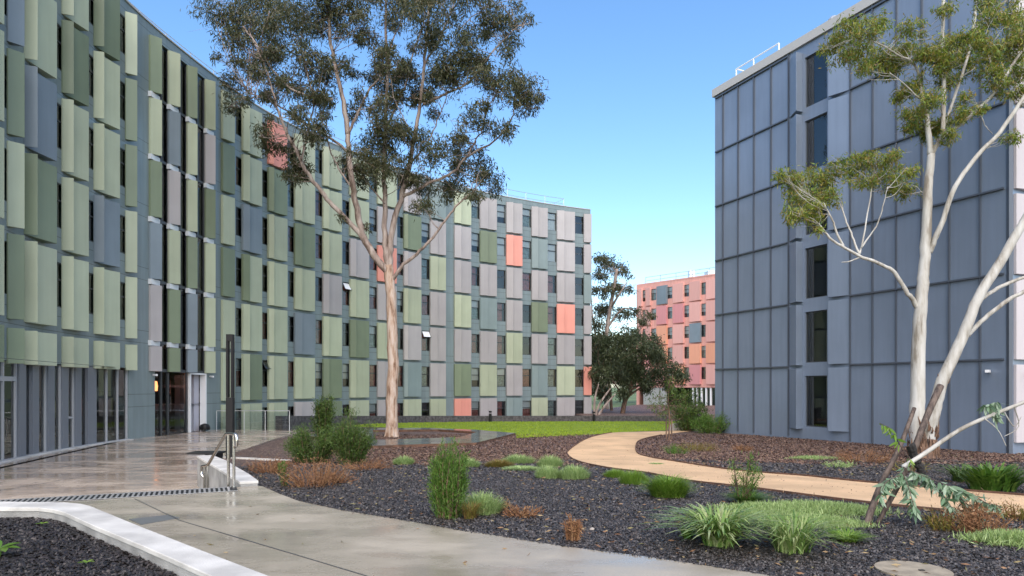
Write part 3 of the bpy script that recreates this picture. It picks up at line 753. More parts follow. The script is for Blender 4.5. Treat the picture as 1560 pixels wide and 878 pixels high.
me = bpy.data.meshes.new('tree_surround'); bm.to_mesh(me); bm.free(); me.materials.append(M['paver']); me.materials.append(M['rust'])
for p in me.polygons:
    if abs(p.normal.z) < .5: p.material_index = 1
o = bpy.data.objects.new('tree_surround', me); C.objects.link(o); tag(o, 'dark wet paved surround with rusty edge at the foot of the tall gum tree', 'paving')

# white foreground planter wall
z = .25
out = [(-260,764),(0,764),(100,765.5),(124,767.5),(138,771),(219,804),(317,842),(412,878),(560,937)]
inn = [(-260,775),(0,773.5),(58,773.5),(80,776),(98,780.5),(144,801.5),(216,831),(260,850),(323,878),(440,932)]
O_ = [Pz(x,y,z) for x,y in out]; I_ = [Pz(x,y,z) for x,y in inn]
pw_ = empty('planter_wall', (-5.5,8.5,0), 'white capped concrete planter wall curving across the bottom left corner', 'planter')
q = MB(); q.poly([(p.x,p.y) for p in O_]+[(p.x,p.y) for p in I_[::-1]], z-.05, z); q.build('coping', M['conc'], pw_, bevel=.008)
def inset(Ls, dd):
    res = []
    for i, p in enumerate(Ls):
        t = (Ls[min(i+1,len(Ls)-1)]-Ls[max(i-1,0)]).normalized(); res.append(Vector((p.x-t.y*dd, p.y+t.x*dd, 0)))
    return res
q = MB(); q.poly([(p.x,p.y) for p in inset(O_,-.012)]+[(p.x,p.y) for p in inset(I_,.012)[::-1]], -.02, z-.052); q.build('wall', M['concface'], pw_)
pm = [(p.x,p.y) for p in inset(I_, .005)]+[(-1.2,2.0),(-9,2.0)]
tag(sheet_poly('planter_mulch', pm, M['mulch'], flat=.105, thick=.1), kind='structure')

# right stair side wall and its return
pw2 = empty('stair_wall', (-6,14,-.65), 'white capped concrete wall beside the handrail, ending at the grey path', 'wall')
c0 = [(-4.78,12.02),(-4.55,12.13),(-4.42,12.35)]
Ls = [(-4.78,11.98),(-5.35,12.9),(-6.0,13.95),(-6.8,15.2),(-7.62,16.5)]; Rs_ = [(-7.35,16.72),(-6.52,15.55),(-5.72,14.2),(-5.05,13.1),(-4.5,12.12)]
q = MB(); q.poly(Ls+Rs_, .04, .09); q.build('coping', M['conc'], pw2, bevel=.008)
q = MB(); q.poly([(x+.01,y+.01) for x,y in Ls]+[(x-.01,y-.01) for x,y in Rs_], -.66, .038); q.build('wall', M['concface'], pw2)
k0 = G(322,697); k1 = G(442,703.5)
q = MB(); q.bar((k0.x,k0.y,k0.z-.02), (k1.x,k1.y,k1.z-.02), .14, .14); tag(q.build('white_kerb', M['conc']), 'thin white concrete kerb in the garden bed behind the handrail', 'kerb')
# small raised bed filling between stair wall and kerb handled by the mulch sheet

# black bench end behind the wall
q = MB(); a = Pz(306,690,.05); q.box((a.x-.28,a.y-.2,.02),(a.x+.5,a.y+.35,.07)); 
for sx in (.15,.4): q.box((a.x+sx,a.y-.1,-.65),(a.x+sx+.05,a.y+.3,.018))
tag(q.build('bench', M['black'], bevel=.01), 'black metal bench on the plaza behind the end of the white wall', 'bench')

# drainage grate (slotted strip at the head of the steps)
gr = empty('drain_grate', (-6.5,11,0), 'slotted steel strip drain across the path at the top of the steps', 'drain')
q = MB(); s0 = Vector((-7.75,10.05)); s1 = Vector((-4.62,11.50)); tdir = (s1-s0).normalized(); nn = Vector((-tdir.y, tdir.x))
q.poly([s0, s1, s1+nn*.48, s0+nn*.48], .002, .006); q.build('channel', M['black'], gr)
q = MB(); Lg = (s1-s0).length; n = int(Lg/.075)
for i in range(n):
    a = s0+tdir*(i*.075); q.poly([a, a+tdir*.035, a+tdir*.035+nn*.475, a+nn*.475], .0065, .014)
for oo in (-.035, .48): q.poly([s0+nn*oo, s1+nn*oo, s1+nn*(oo+.03), s0+nn*(oo+.03)], .0065, .012)
q.build('bars', mat('dull steel', (.42,.41,.40), .4, metal=.6), gr)
# access cover + path joints
cv = [Pz(*c,.004) for c in ((196,791),(257,784.5),(274,789),(215,799.5))]
q = MB(); q.poly([(c.x,c.y) for c in cv], .001, .005); tag(q.build('access_cover', mat('slate cover', (.12,.125,.125), .4)), 'slate grey metal access cover set in the path beside the white planter wall', 'cover')
q = MB()
for pl in ([(205,760),(274,793),(450,845),(600,890)], [(455,768),(330,800),(240,830)][:0], ):
    for (x0,y0),(x1,y1) in zip(pl[:-1], pl[1:]):
        a = Pz(x0,y0,.003); b = Pz(x1,y1,.003); q.bar(a, b, .012, .004)
for a, b in (((-12,15),(-10.2,27)),((-15.5,22),(-7.2,18)),((-16.5,28),(-10.4,27)),((-13.5,20),(-13.8,37))): q.bar((*a,-.648),(*b,-.648),.015,.004)
for (x0,y0,x1,y1) in ((700,809,560,872),):
    pass
tag(q.build('paving_joints', M['frame']), kind='structure')
cc = G(1391,873); q = MB(); q.tube([(cc.x,cc.y,cc.z-.02),(cc.x,cc.y,cc.z+.035),(cc.x,cc.y,cc.z+.036),(cc.x,cc.y,cc.z+.03)], [.33,.33,.27,.26], 28); q.box((cc.x+.03,cc.y-.06,cc.z+.03),(cc.x+.08,cc.y-.03,cc.z+.042),1)
tag(q.build('manhole_lid', [mat('buff concrete lid', (.26,.22,.16), .8, var=.2, vscale=8), M['black']]), 'round buff concrete lid in the black mulch at the bottom right', 'lid')

# ============================================================ HANDRAILS, LAMP, BALUSTRADE
def handrail(x0, y0, lab):
    h = empty('handrail', (x0,y0,0), lab, 'handrail', 'stainless handrails of the steps')
    A0 = Vector((x0,y0,0)); dd = Vector((-.75,.66,0)); r_ = .027
    q = MB(); top = A0+Vector((0,0,.93)); 
    pts = [A0+Vector((0,0,.0)), top-Vector((0,0,.06))]
    lo = A0+dd*1.0
    rail = [A0-dd*.03+Vector((0,0,.70)), A0-dd*.10+Vector((0,0,.74)), A0-dd*.11+Vector((0,0,.87)), A0-dd*.07+Vector((0,0,.92)), A0+Vector((0,0,.93)), A0+dd*.22+Vector((0,0,.93)), A0+dd*.3+Vector((0,0,.91)), lo+Vector((0,0,.93-.62)), lo+dd*.12+Vector((0,0,.29)), lo+dd*.24+Vector((0,0,.27)), lo+dd*.26+Vector((0,0,.12)), lo+dd*.14+Vector((0,0,.06))]
    q.tube(rail, r_, 10); q.build('rail', M['steel'], h, smooth=True)
    for p, b, t in ((A0,0,.92),(A0+dd*.20,-.16,.92),(lo,-.5,.3),(lo+dd*.13,-.5,.28)):
        q = MB(); q.tube([(p.x,p.y,b),(p.x,p.y,t)], r_*.95, 10); q.tube([(p.x,p.y,b),(p.x,p.y,b+.012)], .05, 12); q.build('post', M['steel'], h, smooth=False)
handrail(-4.86,11.93,'stainless steel handrail against the white capped wall at the steps')

lp_ = empty('lamp_post', (-9.0,21.6,-.55), 'tall black twin blade light column rising beside the plaza', 'street lamp')
lx, ly = (350.8-780)/F*21.6, 21.6
q = MB(); q.box((lx-.11,ly-.09,-.7),(lx+.11,ly+.09,1.42)); q.build('base_column', M['black'], lp_, bevel=.008)
for sx in (-1,1):
    q = MB(); q.box((lx+sx*.075-.03,ly-.085,1.422),(lx+sx*.075+.03,ly+.085,3.2)); q.build('blade', M['black'], lp_)
q = MB(); q.box((lx-.105,ly-.085,3.202),(lx+.105,ly+.085,3.42)); q.build('head', M['black'], lp_, bevel=.008)

bl = empty('glass_balustrade', (-13.5,38,-.65), 'glass balustrade with thin metal top rail at the far edge of the plaza', 'balustrade')
g = MB(); pts = [Vector(((x-780)/F*38.2,38.2,-.65)) for x in (330,372,404,441)]
for a, b in zip(pts[:-1], pts[1:]): g.face([a+Vector((.04,0,.05)), b+Vector((-.04,0,.05)), b+Vector((-.04,0,1.0)), a+Vector((.04,0,1.0))])
g.build('glass_panel', M['shopglass'], bl)
q = MB(); q.tube([p+Vector((0,0,1.08)) for p in pts], .022, 6); q.build('top_rail', M['galv'], bl)
for p in pts: q = MB(); q.tube([p, p+Vector((0,0,1.07))], .02, 6); q.build('post', M['galv'], bl)

for (p, s_, lab) in ((P(312,655,37.3),.3,'small black ground light at the foot of the curved building wall'),(P(1097,657,37.3),.28,'small black ground light at the far corner of the blue grey block')):
    q = MB(); q.tube([p+Vector((0,0,0)), p+Vector((0,0,s_*.5)), p+Vector((0,0,s_*.95)), p+Vector((0,0,s_*1.15))], [s_*.9,s_*.95,s_*.7,s_*.15], 12); tag(q.build('floodlight', M['black'], smooth=False), lab, 'light')

# ============================================================ VEGETATION
def unit(v): return v/np.maximum(np.linalg.norm(v, axis=-1, keepdims=True), 1e-9)
def leafquads(c, d_, ln, wd, bend=0.25, rg=rng):
    """diamond shaped leaves: base c, direction d_, length ln, width wd -> (n,4,3)"""
    n = len(c); r_ = unit(rg.normal(size=(n,3))); s_ = unit(np.cross(d_, r_)); nn = np.cross(s_, d_)
    ln = ln[:,None]; wd = wd[:,None]
    mid = c+d_*ln*.45+nn*ln*bend*.25
    return np.stack([c, mid+s_*wd/2, c+d_*ln+nn*ln*-bend*.1, mid-s_*wd/2], 1)
def clump_leaves(clumps, per, ln, wd, droop=.8, seed=1, sub=10, flat=.8, dens=1.0):
    rg = np.random.default_rng(seed); out = []
    for (c, r_) in clumps:
        c = np.array(c); k = max(3, int(sub)); 
        u = unit(rg.normal(size=(k,3)))*(rg.random((k,1))**.45)*r_; u[:,2] *= flat
        sc_ = c+u
        n = int(per*dens*(r_**2)); idx = rg.integers(0, k, n)
        g_ = rg.normal(size=(n,3))*r_*.26; g_[:,2] *= .8
        pos = sc_[idx]+g_
        dr = unit(rg.normal(size=(n,3))+np.array([0,0,-droop])*1.4)
        out.append(leafquads(pos, dr, ln*rg.uniform(.6,1.25,n), wd*rg.uniform(.7,1.2,n), rg=rg))
    return np.concatenate(out)
def spl(pts, n=5): return smooth_loop([Vector(p) for p in pts], n)
def limb(mb, pts, r0, r1, seg=8, n=5, jit=0., seed=0):
    pp = spl(pts, n) if len(pts) > 2 else [Vector(p) for p in pts]
    rg = random.Random(seed); m = len(pp)
    if jit: pp = [p+Vector((rg.gauss(0,jit), rg.gauss(0,jit), rg.gauss(0,jit)*.5)) if 0 < i < m-1 else p for i, p in enumerate(pp)]
    mb.tube(pp, [r0+(r1-r0)*(i/(m-1))**.8 for i in range(m)], seg)
    return pp
def twigs(mb, limbs, clumps, seed=0, r_=.03):
    """fine branches from the nearest limb point into each leaf clump"""
    rg = random.Random(seed); allp = [p for L_ in limbs for p in L_]
    for c, rad in clumps:
        c = Vector(c); cand = sorted(allp, key=lambda p: (p-c).length+max(0, p.z-c.z)*1.5)[:6]
        for j in range(3):
            p = rg.choice(cand[:4]); e = c+Vector((rg.gauss(0,.5),rg.gauss(0,.5),rg.gauss(0,.4)))*rad
            m = p.lerp(e, .5)+Vector((rg.gauss(0,.12),rg.gauss(0,.12),rg.gauss(0,.1)-.05))*(e-p).length
            limb(mb, [p, m, e], r_, r_*.25, seg=5, n=4)
            for q_ in range(3):
                f = m.lerp(e, rg.random()); e2 = c+Vector((rg.gauss(0,.6),rg.gauss(0,.6),rg.gauss(0,.5)))*rad
                mb.tube([f, f.lerp(e2,.5)+Vector((0,0,.05)), e2], [r_*.45,r_*.3,r_*.12], 4)

def barkmat(name, c1, c2, c3, sc_=1.0):
    m = bpy.data.materials.new(name); m.use_nodes = True; n = m.node_tree; b = n.nodes['Principled BSDF']; N = n.nodes.new; K = n.links.new
    g = N('ShaderNodeNewGeometry'); mp = N('ShaderNodeMapping'); mp.inputs['Scale'].default_value = (3*sc_,3*sc_,.55*sc_); K(g.outputs['Position'], mp.inputs[0])
    n1 = N('ShaderNodeTexNoise'); n1.inputs['Scale'].default_value = 1.6; n1.inputs['Detail'].default_value = 7; n1.inputs['Roughness'].default_value = .62; K(mp.outputs[0], n1.inputs['Vector'])
    r_ = N('ShaderNodeValToRGB'); e = r_.color_ramp.elements; e[0].position = .36; e[0].color = (*c3,1); e[1].position = .62; e[1].color = (*c1,1); x = e.new(.47); x.color = (*c2,1)
    K(n1.outputs[0], r_.inputs[0]); K(r_.outputs[0], b.inputs['Base Color']); b.inputs['Roughness'].default_value = .75
    bp = N('ShaderNodeBump'); bp.inputs['Strength'].default_value = .6; bp.inputs['Distance'].default_value = .03; K(n1.outputs[0], bp.inputs['Height']); K(bp.outputs[0], b.inputs['Normal'])
    return m
M['bark1'] = barkmat('pinkish brown gum bark', (.37,.31,.27), (.25,.19,.16), (.11,.075,.055))
M['bark1b'] = barkmat('peeling lower bark', (.48,.39,.33), (.36,.25,.18), (.13,.065,.035), 1.3)
M['bark2'] = barkmat('smooth white gum bark', (.47,.46,.43), (.36,.34,.30), (.19,.165,.13), .8)
M['barkrough'] = barkmat('shaggy dark bark', (.22,.13,.08), (.10,.055,.035), (.03,.02,.015), 3)
M['leaf1'] = island('olive gum leaves', [(.035,.045,.018),(.065,.080,.032),(.095,.10,.045),(.13,.105,.055)], .45, .3)
M['leaf2'] = island('fresh gum leaves', [(.08,.14,.02),(.17,.25,.03),(.27,.30,.045),(.30,.21,.05),(.10,.18,.06)], .45, .4)
M['leaf3'] = island('dark tree leaves', [(.03,.045,.02),(.055,.075,.03),(.09,.105,.045)], .5, .25)

# --- tall gum tree
T1Y = 34.0
t1 = empty('gum_tree', P(597,668,T1Y), 'tall multi limbed gum tree with pinkish peeling trunk, in the paved surround', 'tree')
def LP(pts, Y0, dy0=0, dy1=0):
    n = len(pts); return [P(x, y, Y0+dy0+(dy1-dy0)*i/(n-1)) for i, (x, y) in enumerate(pts)]
mb = MB(); lower = MB()
limb(lower, LP([(597,672),(597,660),(597,640),(597,600),(599,560),(598,520),(597,480),(595,440),(591,405)], T1Y), .33, .24, seg=14, n=4, jit=.012)
for an in (0.3,1.5,2.6,3.7,4.9,5.8):
    b0 = P(597,670,T1Y); limb(lower, [b0+Vector((math.cos(an)*.52,math.sin(an)*.52,-.08)), b0+Vector((math.cos(an)*.30,math.sin(an)*.30,.10)), b0+Vector((math.cos(an)*.15,math.sin(an)*.15,.7))], .12, .14, 8)
lims = []
def L1(pts, r0, r1, a, b, seg=8): lims.append(limb(mb, LP(pts, T1Y, a, b), r0, r1, seg, jit=.02, seed=len(lims)))
L1([(592,415),(574,395),(554,362),(545,325),(539,292),(532,240),(530,205)], .21, .12, 0, -.6)
L1([(572,394),(552,362),(528,335),(502,308),(487,288),(471,268),(459,245),(448,222),(437,205)], .15, .075, 0, -1.6)
L1([(437,205),(425,170),(413,131),(403,97),(385,60)], .075, .03, -1.6, -2.4)
L1([(459,245),(468,200),(478,160),(470,120),(463,90)], .05, .02, -1.4, -.6)
L1([(530,205),(524,163),(514,114),(503,59),(500,15),(495,-40)], .14, .05, -.6, -1.0)
L1([(507,152),(490,149),(469,147),(438,131),(412,102),(392,70),(370,40)], .07, .03, -.8, -2.6)
L1([(531,203),(545,173),(562,138),(578,118),(586,80)], .08, .03, -.6, .5)
L1([(530,232),(510,215),(480,197),(455,182),(430,165),(400,150),(375,140)], .075, .025, -.6, 1.2)
L1([(592,415),(588,385),(586,355),(586,310),(585,250),(588,185),(590,114),(588,52),(588,-30)], .18, .05, 0, .4)
L1([(590,114),(596,70),(612,30),(620,-30)], .05, .02, .3, 1)
L1([(592,190),(606,155),(618,128),(631,76),(645,35),(650,-30)], .06, .025, .2, 1.8)
L1([(594,415),(594,380),(600,340),(616,284),(624,250),(630,215),(640,160),(646,97),(650,50),(655,-20)], .19, .05, 0, .8)
L1([(645,159),(664,150),(680,142),(711,128),(735,97),(766,62),(788,40)], .08, .025, .4, -1.5)
L1([(643,152),(622,150),(600,158)], .05, .02, .4, 1.2)
L1([(647,97),(665,68),(687,17),(700,-30)], .06, .03, .6, 1.6)
L1([(700,45),(725,22),(745,10)], .03,.015, 1.2, 1.2)
L1([(596,430),(612,407),(635,387),(659,362),(682,331),(702,307),(725,290)], .11, .035, 0, -1.5)
L1([(614,300),(650,282),(690,262),(711,239),(753,215),(780,180),(783,158)], .09, .025, .2, -.8)
L1([(711,239),(725,214),(736,195),(742,165),(760,140)], .045, .02, -.5, -1)
L1([(624,250),(640,232),(660,200),(676,160),(690,120)], .05, .02, .3, 2)
L1([(630,215),(612,175),(600,150),(596,120)], .03, .02, .3, -1)
L1([(586,310),(565,285),(550,262)], .05,.02, 0, 1.5)
L1([(539,292),(520,262),(505,235),(492,190),(485,150),(480,110)], .05,.02,-.5,.8)
cl = [(350,15,42),(362,48,36),(400,60,42),(398,5,48),(448,30,38),(385,98,26),(415,88,22),(465,100,28),(352,128,24),(372,150,12),(430,128,22),(480,138,22),(505,35,30),(540,12,36),(560,55,22),(600,8,38),(640,15,34),(700,62,38),(690,105,36),(662,112,28),(722,95,28),(745,28,22),(782,45,26),(768,22,22),(800,30,14),(768,128,32),(800,142,24),(745,118,22),(816,150,13),
      (590,88,26),(602,122,24),(570,115,20),(588,198,34),(572,222,26),(628,212,28),(556,262,26),(655,235,26),(700,262,30),(742,272,22),(757,290,13),(690,290,24),(452,250,14),(462,268,14),(590,262,28),(716,182,22),(702,205,14),(640,312,20),(618,268,22),(545,232,16),(330,85,10),(410,150,10),(520,100,20),(495,170,12),(650,60,24),(520,330,8),(560,345,8),(735,252,18),(720,295,16),(650,280,20),(470,-20,50),(560,-30,50),(650,-30,50),(720,-20,40)]
rg0 = random.Random(5)
clumps = [(P(x, y, T1Y+rg0.uniform(-2.2,2.2)), r_*T1Y/F) for x, y, r_ in cl]
rgx = random.Random(77)
for L_ in lims[1:]:
    for p in L_:
        if p.z > 11.5 and rgx.random() < .20: clumps.append((p+Vector((rgx.gauss(0,.8),rgx.gauss(0,1.2),rgx.gauss(.3,.6))), rgx.uniform(.3,.6)))
twigs(mb, lims, clumps, 3, .022)
tr = lower.build('trunk', M['bark1b'], t1, smooth=True); mb.build('limbs', M['bark1'], t1, smooth=True)
quads('crown', clump_leaves(clumps, 1000, .26, .052, seed=11, sub=12), M['leaf1'], t1)

# --- white gum on the right
T2Y = 21.6
t2 = empty('gum_tree', P(1405,695,T2Y), 'white barked gum tree with bright green foliage, in front of the blue grey block', 'tree')
mb = MB(); lims = []
def L2(pts, r0, r1, a=0, b=0, seg=10):
    r0 *= .9; r1 *= .88; lims.append(limb(mb, LP(pts, T2Y, a, b), r0, r1, seg, jit=.008, seed=50+len(lims)))
L2([(1402,700),(1397,640),(1398,600),(1400,505),(1405,440),(1408,402),(1412,334),(1414,280),(1419,235)], .29, .125, 0, 0, 14)
L2([(1418,236),(1414,200),(1411,171),(1403,135),(1399,112)], .11, .06, 0, .3)
L2([(1419,236),(1436,208),(1456,195),(1490,167),(1521,133),(1545,95),(1570,60)], .085, .04, 0, -.6)
L2([(1416,385),(1426,360),(1437,335),(1455,285),(1490,236),(1524,201),(1560,147),(1600,90)], .10, .06, 0, -1)
L2([(1398,470),(1390,456),(1381,445),(1363,416),(1340,402),(1309,390),(1285,377),(1264,363),(1247,341)], .09, .035, 0, -.8)
L2([(1285,377),(1274,352),(1266,331),(1255,310)], .045, .02, -.6, -.7)
L2([(1309,388),(1298,360),(1288,334),(1280,310)], .04, .018, -.5, -.2)
L2([(1309,388),(1316,360),(1326,300),(1330,270)], .035, .015, -.5, 0)
L2([(1312,378),(1335,345),(1345,315),(1352,285)], .03, .012, -.5, -.9)
L2([(1310,392),(1295,398),(1282,400)], .03,.012,-.5,-.5)
L2([(1410,690),(1416,655),(1425,620),(1436,580),(1466,515),(1490,454),(1524,399),(1560,338),(1610,260)], .25, .13, 0, -.8, 12)
L2([(1474,512),(1500,485),(1535,458),(1565,442),(1600,425)], .08, .06, -.3, -.9)
L2([(1492,458),(1515,442),(1540,430),(1570,420)], .075, .055, -.3, -.5)
L2([(1404,120),(1390,95),(1370,85),(1345,70),(1310,55)], .045,.02,.2,-.5)
L2([(1437,205),(1438,120),(1436,60),(1437,0),(1440,-60)], .07,.06,-.3,.5)
L2([(1440,190),(1470,100),(1482,45),(1487,0),(1490,-40)], .05,.045,-.1,1.0)
L2([(1480,55),(1500,30),(1534,0),(1560,-30)], .06,.04,.9,.4)
L2([(1521,133),(1510,105),(1505,70)], .04,.02,-.4,-.4)
L2([(1400,150),(1380,130),(1355,110)], .03,.012,.1,-.4)
L2([(1490,167),(1500,190),(1512,205)], .02,.01,-.4,-.2)
cl2 = [(1278,60,24),(1300,40,22),(1285,85,20),(1318,58,22),(1340,35,16),(1385,45,18),(1340,85,28),(1320,105,18),(1362,88,24),(1385,80,18),(1405,52,8),
       (1430,72,22),(1445,95,22),(1402,178,22),(1388,190,14),(1420,150,20),(1432,190,14),(1410,205,14),(1468,80,24),(1500,60,26),(1525,90,28),(1515,115,22),(1545,65,28),(1552,110,24),(1538,25,26),(1560,40,24),(1480,105,20),(1445,125,16),(1460,60,16),(1510,20,22),(1565,135,16),
       (1190,265,12),(1212,280,22),(1225,300,26),(1250,268,24),(1238,325,22),(1212,325,18),(1275,258,20),(1300,250,18),(1330,240,20),(1360,240,18),(1352,285,22),(1382,290,16),(1310,275,18),(1265,300,18),(1378,262,16),(1340,262,18),(1245,350,9)]
clumps = [(P(x, y, T2Y+rg0.uniform(-1.0,1.0)), r_*T2Y/F) for x, y, r_ in cl2]
for L_ in lims[1:]:
    for p in L_:
        if p.z > 9.5 and rgx.random() < .2: clumps.append((p+Vector((rgx.gauss(0,.35),rgx.gauss(0,.5),rgx.gauss(.1,.3))), rgx.uniform(.18,.38)))
twigs(mb, lims, clumps, 9, .013)
mb.build('trunk', M['bark2'], t2, smooth=True)
sb = MB(); 
for i in range(90):
    an = random.uniform(0, 6.28); h = random.uniform(650, 712); rr = .30*(1+.3*(h-650)/60)
    c = P(1407+ (672-h)*.05, h, T2Y); p = c+Vector((rr*1.1*math.cos(an), rr*math.sin(an), 0)); l = random.uniform(.15,.5)
    sb.tube([p, p+Vector((math.cos(an)*.05,math.sin(an)*.05,l*.5)), p+Vector((math.cos(an)*random.uniform(.0,.12),0,l))], [.03,.025,.005], 4)
limb(sb, LP([(1406,712),(1406,690),(1408,668)], T2Y), .46, .34, 14)
limb(sb, LP([(1427,612),(1434,592),(1437,576)], T2Y-.18), .10, .15, 9); 
for i in range(14):
    an = random.uniform(0,6.28); p = P(1437,584,T2Y-.25)+Vector((.14*math.cos(an),.1*math.sin(an),0)); sb.tube([p, p+Vector((.06*math.cos(an),-.05,random.uniform(.08,.3)))], [.03,.004], 4)
sb.build('shaggy_bark', M['barkrough'], t2)
quads('crown', clump_leaves(clumps, 2900, .17, .034, seed=12, sub=11), M['leaf2'], t2)

# --- background trees
def tree(name, label, trunkpts, cl_, Y, leafm, barkm, ln, wd, per, r0, seed, limbs_=(), depth=2.5, grp=None):
    base = P(*trunkpts[0], Y); per *= 5; t = empty(name, base, label, 'tree', grp); mb = MB(); lims = [limb(mb, LP(trunkpts, Y), r0, r0*.5, 8)]
    for l_ in limbs_: lims.append(limb(mb, LP(l_, Y, 0, random.Random(seed).uniform(-1.5,1.5)), r0*.5, r0*.15, 6))
    rg = random.Random(seed); cs = [(P(x, y, Y+rg.uniform(-depth,depth)), r_*Y/F) for x, y, r_ in cl_]
    twigs(mb, lims, cs, seed, r0*.12); mb.build('trunk', barkm, t, smooth=True)
    quads('crown', clump_leaves(cs, per, ln, wd, seed=seed, sub=10), leafm, t)
tree('gum_tree', 'hazy olive gum tree rising behind the far end of the curved building', [(925,632),(922,560),(925,500),(935,440),(940,410)],
     [(915,395,14),(930,405,16),(950,415,14),(940,440,18),(915,440,16),(960,440,8),(920,470,18),(945,480,16),(905,490,18),(965,475,10),(980,490,10),(955,510,16),(925,510,18),(935,540,18),(990,480,9),(905,540,14),(910,420,14)], 82, M['leaf1'], M['bark1'], .5, .12, 55, .35, 21,
     [[(922,560),(905,500),(900,440)],[(925,500),(950,470),(975,480)],[(930,470),(955,430)]], 3)
tree('spreading_tree', 'dark round spreading tree on the terrace beyond the lawn', [(948,634),(952,612),(960,595),(965,570)],
     [(930,545,22),(955,530,24),(985,535,24),(1010,545,22),(1030,565,16),(1040,577,9),(1000,570,22),(970,565,24),(940,575,20),(920,570,18),(915,595,14),(950,595,14),(985,588,14),(925,520,18),(965,510,16),(995,520,14),(1015,585,12)], 68, M['leaf3'], M['barkrough'], .38, .10, 130, .28, 22,
     [[(952,612),(940,590),(925,570)],[(960,595),(985,580),(1010,560)],[(956,605),(975,592),(1000,585),(1025,580)]], 2.5)
tree('spreading_tree', 'dark leafy tree close behind the end wall of the curved building', [(932,634),(930,600),(925,560)],
     [(912,555,18),(920,525,18),(908,580,14),(925,600,12),(905,520,14),(935,560,16)], 76, M['leaf3'], M['barkrough'], .42, .11, 100, .2, 23, (), 2)
q = MB()
for pts in ([(905,640),(914,615),(930,592)],[(907,640),(922,618),(938,600)],[(906,640),(906,610),(912,585)]): limb(q, LP(pts, 64), .16, .06, 6)
tag(q.build('bare_limbs', M['bark1']), 'pale bare leaning tree limbs beside the end of the curved building', 'tree')
for i, (x, Y, h, lab) in enumerate(((900,130,14,'far dark tree behind the curved building and the salmon one, left one'),(960,140,12,'far dark tree behind the salmon building, right one'))):
    tree('background_tree', lab, [(x,600),(x,560)], [(x+dx, 590-(h*.3+dh)*8, 22) for dx, dh in ((0,4),(-18,1),(18,1),(-8,-1),(10,-1),(0,1))], Y, M['leaf3'], M['barkrough'], .9, .3, 22, .4, 60+i, (), 3, None)

# --- shrubs, grasses
def blades(name, c, n, h, spread, wd, m, label, cat='grass tuft', lean=.5, seed=0, curve=.6, grp=None, base=.25, seg=4, dome=0.):
    rg = np.random.default_rng(seed); an = rg.uniform(0, 2*math.pi, n); rr = np.sqrt(rg.random(n))*spread*base
    b = np.stack([c[0]+rr*np.cos(an), c[1]+rr*np.sin(an), np.full(n, c[2]-.01)], 1)
    an2 = an+rg.normal(size=n)*.5; out_ = np.stack([np.cos(an2), np.sin(an2), np.zeros(n)], 1)
    hh = h*rg.uniform(.55,1.1,n)*(1-dome*(rr/(spread*base+1e-9))**2); ll = spread*rg.uniform(.3,1.1,n)*lean*1.6
    side = np.stack([-np.sin(an2), np.cos(an2), np.zeros(n)], 1); V = []
    t = np.linspace(0,1,seg+1); cen = []
    for ti in t:
        cen.append(b+out_*(ll*ti**1.6)[:,None]+np.array([0,0,1.])*(hh*(ti*(1+curve*.6)-curve*.9*ti**2.4))[:,None])
    w_ = wd*rg.uniform(.7,1.2,n)
    V = []; 
    me = bpy.data.meshes.new(name); k = seg+1
    verts = np.zeros((n, k*2-1, 3))
    for i in range(seg):
        ww = (w_*(1-.75*abs(t[i]-.3)))[:,None]/2; verts[:,2*i] = cen[i]-side*ww; verts[:,2*i+1] = cen[i]+side*ww
    verts[:,2*seg] = cen[seg]
    faces = []
    nv = 2*seg+1
    f0 = [(2*i,2*i+1,2*i+3,2*i+2) for i in range(seg-1)]; tipf = (2*seg-2, 2*seg-1, 2*seg)
    for j in range(n):
        o_ = j*nv; faces += [tuple(o_+q_ for q_ in f) for f in f0]; faces.append(tuple(o_+q_ for q_ in tipf))
    me.from_pydata(verts.reshape(-1,3).tolist(), [], faces); me.materials.append(m); me.update()
    o = bpy.data.objects.new(name, me); C.objects.link(o); return tag(o, label, cat, grp)
def shrub(name, c, h, r_, n, m, label, cat='shrub', ln=.07, wd=.012, up=.8, seed=0, stems=12, stemm=None, flat=1., shape=1.0, core=.3):
    """upright stems clothed in short leaves"""
    rg = np.random.default_rng(seed); t = empty(name, c, label, cat); mb = MB(); L_ = []
    per = n//stems; out_ = []
    for i in range(stems):
        an = rg.uniform(0,6.28); rad = r_*math.sqrt(rg.random())*shape; hh = h*(rg.uniform(.62,1.06) if rad < r_*.6 else rg.uniform(.4,.88))
        b = np.array([c[0]+rad*core*math.cos(an), c[1]+rad*core*math.sin(an), c[2]]); e = np.array([c[0]+rad*math.cos(an), c[1]+rad*math.sin(an), c[2]+hh])
        mdl = (b+e)/2+np.array([rg.normal()*.06*r_, rg.normal()*.06*r_, .05*h])
        mb.tube([b, mdl, e], [.012,.009,.003], 4)
        u = rg.random(per)**.75; pos = (b*(1-u)[:,None]**2+2*mdl*((1-u)*u)[:,None]+e*(u**2)[:,None])
        pos = pos+rg.normal(size=(per,3))*np.array([.13,.13,.07])*r_*flat
        pos[:,2] = np.maximum(pos[:,2], c[2]+.01)
        dr = unit(rg.normal(size=(per,3))*.7+np.array([0,0,up])+(pos-np.array(c))*np.array([1,1,0])*.5/r_)
        out_.append(leafquads(pos, dr, ln*rg.uniform(.6,1.3,per), wd*rg.uniform(.8,1.2,per), rg=rg))
    mb.build('stems', stemm or M['barkrough'], t); quads('foliage', np.concatenate(out_), m, t); return t
M['g_dark'] = island('rosemary green', [(.025,.05,.012),(.06,.11,.018),(.11,.17,.03)], .5, .2)
M['g_mid'] = island('bright shrub green', [(.04,.09,.012),(.08,.17,.02),(.14,.22,.04)], .5, .25)
M['g_lime'] = island('lime grass', [(.08,.16,.015),(.15,.27,.03),(.24,.33,.06)], .5, .3)
